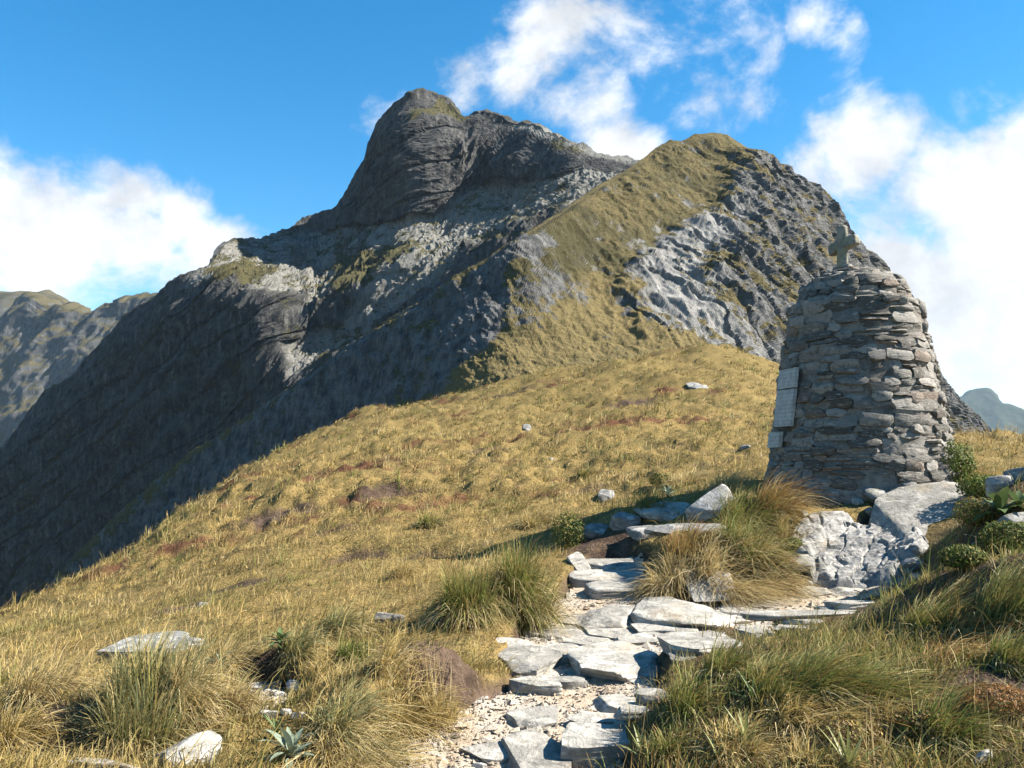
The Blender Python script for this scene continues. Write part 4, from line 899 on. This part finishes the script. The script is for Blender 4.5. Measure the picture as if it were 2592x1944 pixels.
Tq(1480, 1215, 60, 45, 'green', 'green tuft beside the worn gully', (.1, 0), 250)
Tq(1350, 1330, 120, 60, 'gold', 'gold tussock on the slope left of the dark bush', (.2, 0), 350)
Tq(2450, 1200, 120, 40, 'red', 'rusty grass behind the round green shrub', (.3, 0), 400)

CARPET_N = 18000
def carpet():
    r = np.random.default_rng(77)
    n = CARPET_N * 3; u_ = r.random(n); y = np.exp(math.log(3.6) + (math.log(66) - math.log(3.6)) * u_ ** 1.05); a = r.uniform(-.70, .84, n); x = a * y
    ok = path_mask(x, y) < .30
    so = soil_mask(x, y); ok &= r.random(n) > so * .92
    for fx_, fy_, rx, ry in FOOT: ok &= ((x - fx_) / rx) ** 2 + ((y - fy_) / ry) ** 2 > 1
    dn = fbm(xyz(x * .8, y * .8, 1), 3); ok &= r.random(n) < .80 + dn * .9
    x, y = x[ok][:CARPET_N], y[ok][:CARPET_N]; n = len(x); rd = red_mask(x, y)
    sz = (.05 + .13 * r.random(n) ** 3) * (1 + .75 * sstep(9, 22, y)) * np.maximum(1, y / 45)
    big = r.random(n) < .035; sz = np.where(big, np.minimum(sz * 2.6, .34), sz)
    pn = fbm(xyz(x * .35, y * .35, 5), 3) + .5 * fbm(xyz(x * 1.6, y * 1.6, 6), 2)
    nb = 15; left = sstep(.05, -.05, x / y) * sstep(8, 11, y); pn = pn - .10 * left + .16 * sstep(22, 45, y); N = n * nb
    tint = pick(r, n, {'straw': 5, 'gold': 3, 'olive': 2, 'brown': 2}); tip = pick(r, n, {'straw': 4, 'bleach': 1, 'gold': 3, 'brown': 1})
    right = sstep(.10, .18, x / y) * sstep(9.5, 7.5, y) + .45 * sstep(-.36, -.3, x / y) * sstep(.0, -.05, x / y) * sstep(9, 7.5, y)
    gmask = np.clip(sstep(-.08, .30, pn) + .95 * right * (r.random(n) < .85) + .9 * (big & (r.random(n) < .7)), 0, 1)[:, None]; gcol = pick(r, n, {'olive': 4, 'green': 4, 'deep': 1, 'sage': 1, 'brown': 3}); gtip = pick(r, n, {'olive': 5, 'green': 2, 'gold': 2, 'straw': 1, 'rust': 1})
    tint = tint * (1 - gmask) + gcol * gmask; tip = tip * (1 - gmask) + gtip * gmask
    rm_ = (r.random(n) < rd)[:, None]; tint = np.where(rm_, pick(r, n, {'red': 3, 'brown': 2}), tint); tip = np.where(rm_, pick(r, n, {'red': 3, 'rust': 1, 'brown': 2}), tip)
    rep = lambda v_: np.repeat(v_, nb, 0)
    X, Y, Z_, s = rep(x), rep(y), None, rep(sz)
    ph = r.uniform(0, 2 * math.pi, N); rb = np.sqrt(r.random(N)) * s * 1.1
    X = X + rb * np.cos(ph); Y = Y + rb * np.sin(ph); Zb = near_z(X, Y) - .012
    L = s * r.uniform(.6, 1.35, N); th = np.abs(r.normal(0, .6, N)); out = np.stack([np.cos(ph), np.sin(ph), 0 * ph], 1)
    B = np.stack([X, Y, Zb], 1); up = np.array([0, 0, 1.0]); wind = np.array([.28, 0, 0])
    C1 = B + out * (np.sin(th) * L * .4)[:, None] + up * (np.cos(th * .7) * L * .6)[:, None] + wind * (L * .2)[:, None]
    C2 = B + out * ((np.sin(th) + .25) * L * .85)[:, None] + up * (L * np.maximum(np.cos(th) - .35 * r.random(N), .12))[:, None] + wind * (L * .9)[:, None]
    side = np.cross(out, up) + r.normal(size=(N, 3)) * .5; side /= np.linalg.norm(side, axis=1)[:, None]
    wd2 = r.uniform(.004, .009, N) * np.maximum(1, Y / 9.0)
    jit = r.uniform(.86, 1.14, (N, 1))
    Vv, Fq, cc = strips(B, C1, C2, side, wd2, rep(tint) * jit, rep(tip) * jit, 3)
    tag(link('hillside_grass', np_mesh('hillside_grass', Vv, Fq, M['grass'], colors=cc)), 'short straw coloured tussock grass carpeting the whole hillside', 'grass', kind='stuff')
carpet()

# ------------------------------------------------------------------ leafy plants
def leaf_mesh(name, L, w, curve, mat, fold=.25, point=1.0):
    k = 8; t = np.linspace(0, 1, k); wid = w * (np.sin(np.pi * np.clip(t * .93 + .07, 0, 1)) ** .8 * (1 - .25 * t) if point < 2 else (1 - t) ** .8) / 2 + .0008
    xo = L * np.sin(t * curve) / curve; zo = L * (1 - np.cos(t * curve)) / curve * -1
    P = np.stack([np.stack([xo, -wid, zo + fold * wid], 1), np.stack([xo, 0 * t, zo], 1), np.stack([xo, wid, zo + fold * wid], 1)], 1).reshape(-1, 3)
    return np_mesh(name, P, grid_faces(k, 3), M[mat])
def rosette(name, px, py, size_px, n, mat, label, cat, w=.16, curve=.9, up=(.3, 1.25), point=1.0, seed=1, stem=0.0, group=None):
    r = random.Random(seed); x, d, z = ground_at(px, py); L = size_px * d / F0
    root = tag(link(name, None, None, (x, d, z)), label, cat, group)
    meshes = [leaf_mesh('leaf', L * f_, L * w, curve * g_, mat, point=point) for f_, g_ in ((1, 1), (.85, 1.2), (.7, .7))]
    for i in range(n):
        el = up[0] + (up[1] - up[0]) * (i / max(n - 1, 1)) + r.uniform(-.15, .15)
        link('leaf', meshes[i % 3], root, (0, 0, stem + .01 + .02 * i / n), (0, -el, i * 2.39996 + r.uniform(-.3, .3)))
    if stem or True:
        q, Fc = rock_shape((L * .16, L * .16, stem + .06), seed, 3, 2, .04); link('stem', np_mesh('stem', q, Fc, M['stem']), root, (0, 0, stem / 2))
    return root
rosette('sword_plant', 1890, 1895, 100, 16, 'sword_leaf', 'pale green sword leaved plant in the right foreground grass', 'plant', .11, .25, (.35, 1.35), 3, 1)
rosette('sword_plant', 2150, 1960, 120, 16, 'sword_leaf', 'sword leaved plant at the bottom edge right of centre', 'plant', .10, .25, (.5, 1.4), 3, 2)
rosette('sword_plant', 1625, 1925, 80, 12, 'sword_leaf', 'small sword leaved plant against the lowest flagstone', 'plant', .12, .3, (.35, 1.35), 3, 3)
rosette('sword_plant', 1815, 1935, 70, 10, 'sword_leaf', 'small yellowish sword plant left of the larger one', 'plant', .12, .5, (.2, 1.2), 3, 4)
rosette('sword_plant', 1910, 1790, 90, 12, 'green_leaf', 'dark green sword leaved plant under the windswept tussock', 'plant', .10, .4, (.4, 1.35), 3, 14)
rosette('mountain_daisy', 708, 1672, 52, 22, 'green_leaf', 'leafy green daisy standing in the dark hollow at left', 'plant', .24, .8, (-.1, 1.3), 1, 5, .10)
rosette('mountain_daisy', 735, 1925, 105, 16, 'silver_leaf', 'large silver edged daisy at the bottom left', 'plant', .20, .9, (.15, 1.35), 1, 6)
rosette('mountain_daisy', 700, 1870, 60, 14, 'green_leaf', 'green daisy behind the silver edged one', 'plant', .12, .5, (.3, 1.35), 1, 7)
rosette('mountain_daisy', 562, 1700, 55, 18, 'silver_leaf', 'whitish daisy rosettes below the pale tussock', 'plant', .16, .6, (.2, 1.35), 1, 8)
rosette('mountain_daisy', 1690, 1256, 36, 18, 'silver_leaf', 'silver leaved plant on the rise above the steps', 'plant', .2, .6, (.2, 1.3), 1, 9)
rosette('mountain_daisy', 2535, 1310, 100, 18, 'green_leaf', 'broad leaved daisy on the bank at the right edge', 'plant', .26, .9, (.0, 1.3), 1, 10)
rosette('mountain_daisy', 2580, 1290, 80, 14, 'green_leaf', 'second broad leaved daisy cut by the right edge', 'plant', .26, .9, (.0, 1.3), 1, 11)
rosette('mountain_daisy', 2500, 1385, 60, 14, 'silver_leaf', 'small silvery daisy under the broad leaved one', 'plant', .24, .8, (.1, 1.3), 1, 12)
rosette('mountain_daisy', 2265, 1500, 50, 14, 'silver_leaf', 'small pale daisy at the end of the track', 'plant', .22, .6, (.2, 1.3), 1, 13)
rosette('mountain_daisy', 2300, 1470, 45, 14, 'silver_leaf', 'pale daisy right of the one at the track end', 'plant', .22, .6, (.2, 1.3), 1, 15)

def shrub(px, py, wpx, hpx, label, n, seed, tone, ls=.034):
    r = np.random.default_rng(seed); x, d, z = ground_at(px, py); W = wpx * d / F0 / 2; Hh = hpx * d / F0
    root = tag(link('shrub', None, None, (x, d, z)), label, 'shrub')
    u_ = r.normal(size=(n, 3)); u_ /= np.linalg.norm(u_, axis=1)[:, None]
    lump = 1 + .26 * fbm(u_ * 1.9 + seed, 3)
    rad = (r.random(n) ** .28) * lump
    P = np.stack([u_[:, 0] * W * rad, u_[:, 1] * W * rad, Hh * (.45 + .55 * u_[:, 2] * rad)], 1); P[:, 2] = np.maximum(P[:, 2], .01)
    nn = u_ + r.normal(size=(n, 3)) * .55; nn /= np.linalg.norm(nn, axis=1)[:, None]
    t1 = np.cross(nn, r.normal(size=(n, 3))); t1 /= np.linalg.norm(t1, axis=1)[:, None]; t2 = np.cross(nn, t1)
    s = (ls * r.uniform(.7, 1.3, n))[:, None]
    Vv = np.stack([P - t1 * s * .5, P + t2 * s * .28 + nn * s * .08, P + t1 * s * .5, P - t2 * s * .28 + nn * s * .08], 1).reshape(-1, 3)
    Fq = np.arange(n * 4).reshape(-1, 4); c = pick(r, n, tone)
    tag(link('foliage', np_mesh('foliage', Vv, Fq, M['leaf'], colors=np.repeat(c, 4, 0), smooth=False), root), kind='stuff')
    ns = 14; B = np.zeros((ns, 3)); B[:, 2] = -.03; ph = r.uniform(0, 6.28, ns); el = r.uniform(.3, 1.4, ns)
    E2 = np.stack([np.cos(ph) * np.cos(el) * W, np.sin(ph) * np.cos(el) * W, Hh * .95 * np.sin(el)], 1) * .85; C1 = E2 * .5; C1[:, 2] += .05
    Vv, Fq, cc = strips(B, C1, E2, np.tile(np.array([[.7, .7, 0]]), (ns, 1)), np.full(ns, .016), np.tile([[.09, .06, .035]], (ns, 1)), np.tile([[.09, .06, .035]], (ns, 1)), 5)
    link('stem', np_mesh('stem', Vv, Fq, M['leaf'], colors=cc), root)
DK = {'deep': 4, 'green': 3}; 
shrub(2405, 1228, 130, 112, 'round dark green shrub against the right foot of the cairn', 4200, 3, {'deep': 3, 'green': 3})
shrub(2495, 1262, 130, 62, 'low spreading green shrub right of the round one', 2600, 4, {'deep': 2, 'green': 3, 'olive': 1})
shrub(1438, 1385, 90, 90, 'dark twiggy bush left of the ledge above the steps', 1500, 5, {'deep': 2, 'green': 2, 'olive': 3}, .03)
shrub(2010, 1410, 60, 50, 'tiny bright green bush at the edge of the cracked outcrop', 700, 6, {'green': 3, 'olive': 2}, .03)
shrub(1672, 1232, 60, 36, 'small dark bush above the silver leaved plant', 700, 7, {'deep': 2, 'olive': 3}, .04)
shrub(2330, 1870, 130, 70, 'low mossy brown green bush near the bottom right', 1800, 8, {'olive': 3, 'brown': 3, 'green': 1}, .02)
shrub(2140, 1880, 170, 60, 'low mossy cushion between the sword plants', 2000, 9, {'olive': 3, 'brown': 3, 'gold': 1}, .018)
shrub(2520, 1790, 190, 50, 'rusty brown moss cushion at the right edge', 2600, 10, {'rust': 4, 'brown': 3}, .016)
shrub(2560, 1400, 150, 80, 'dark leafy cushion on the bank at the right edge', 2600, 13, {'deep': 3, 'green': 2, 'olive': 2}, .028)
shrub(2440, 1440, 110, 60, 'dark green cushion on the bank right of the large slab', 2000, 14, {'deep': 3, 'green': 2, 'olive': 2}, .026)
shrub(2470, 1330, 110, 70, 'dark cushion plant under the broad leaved daisies', 1600, 12, {'olive': 2, 'brown': 2, 'green': 2}, .025)
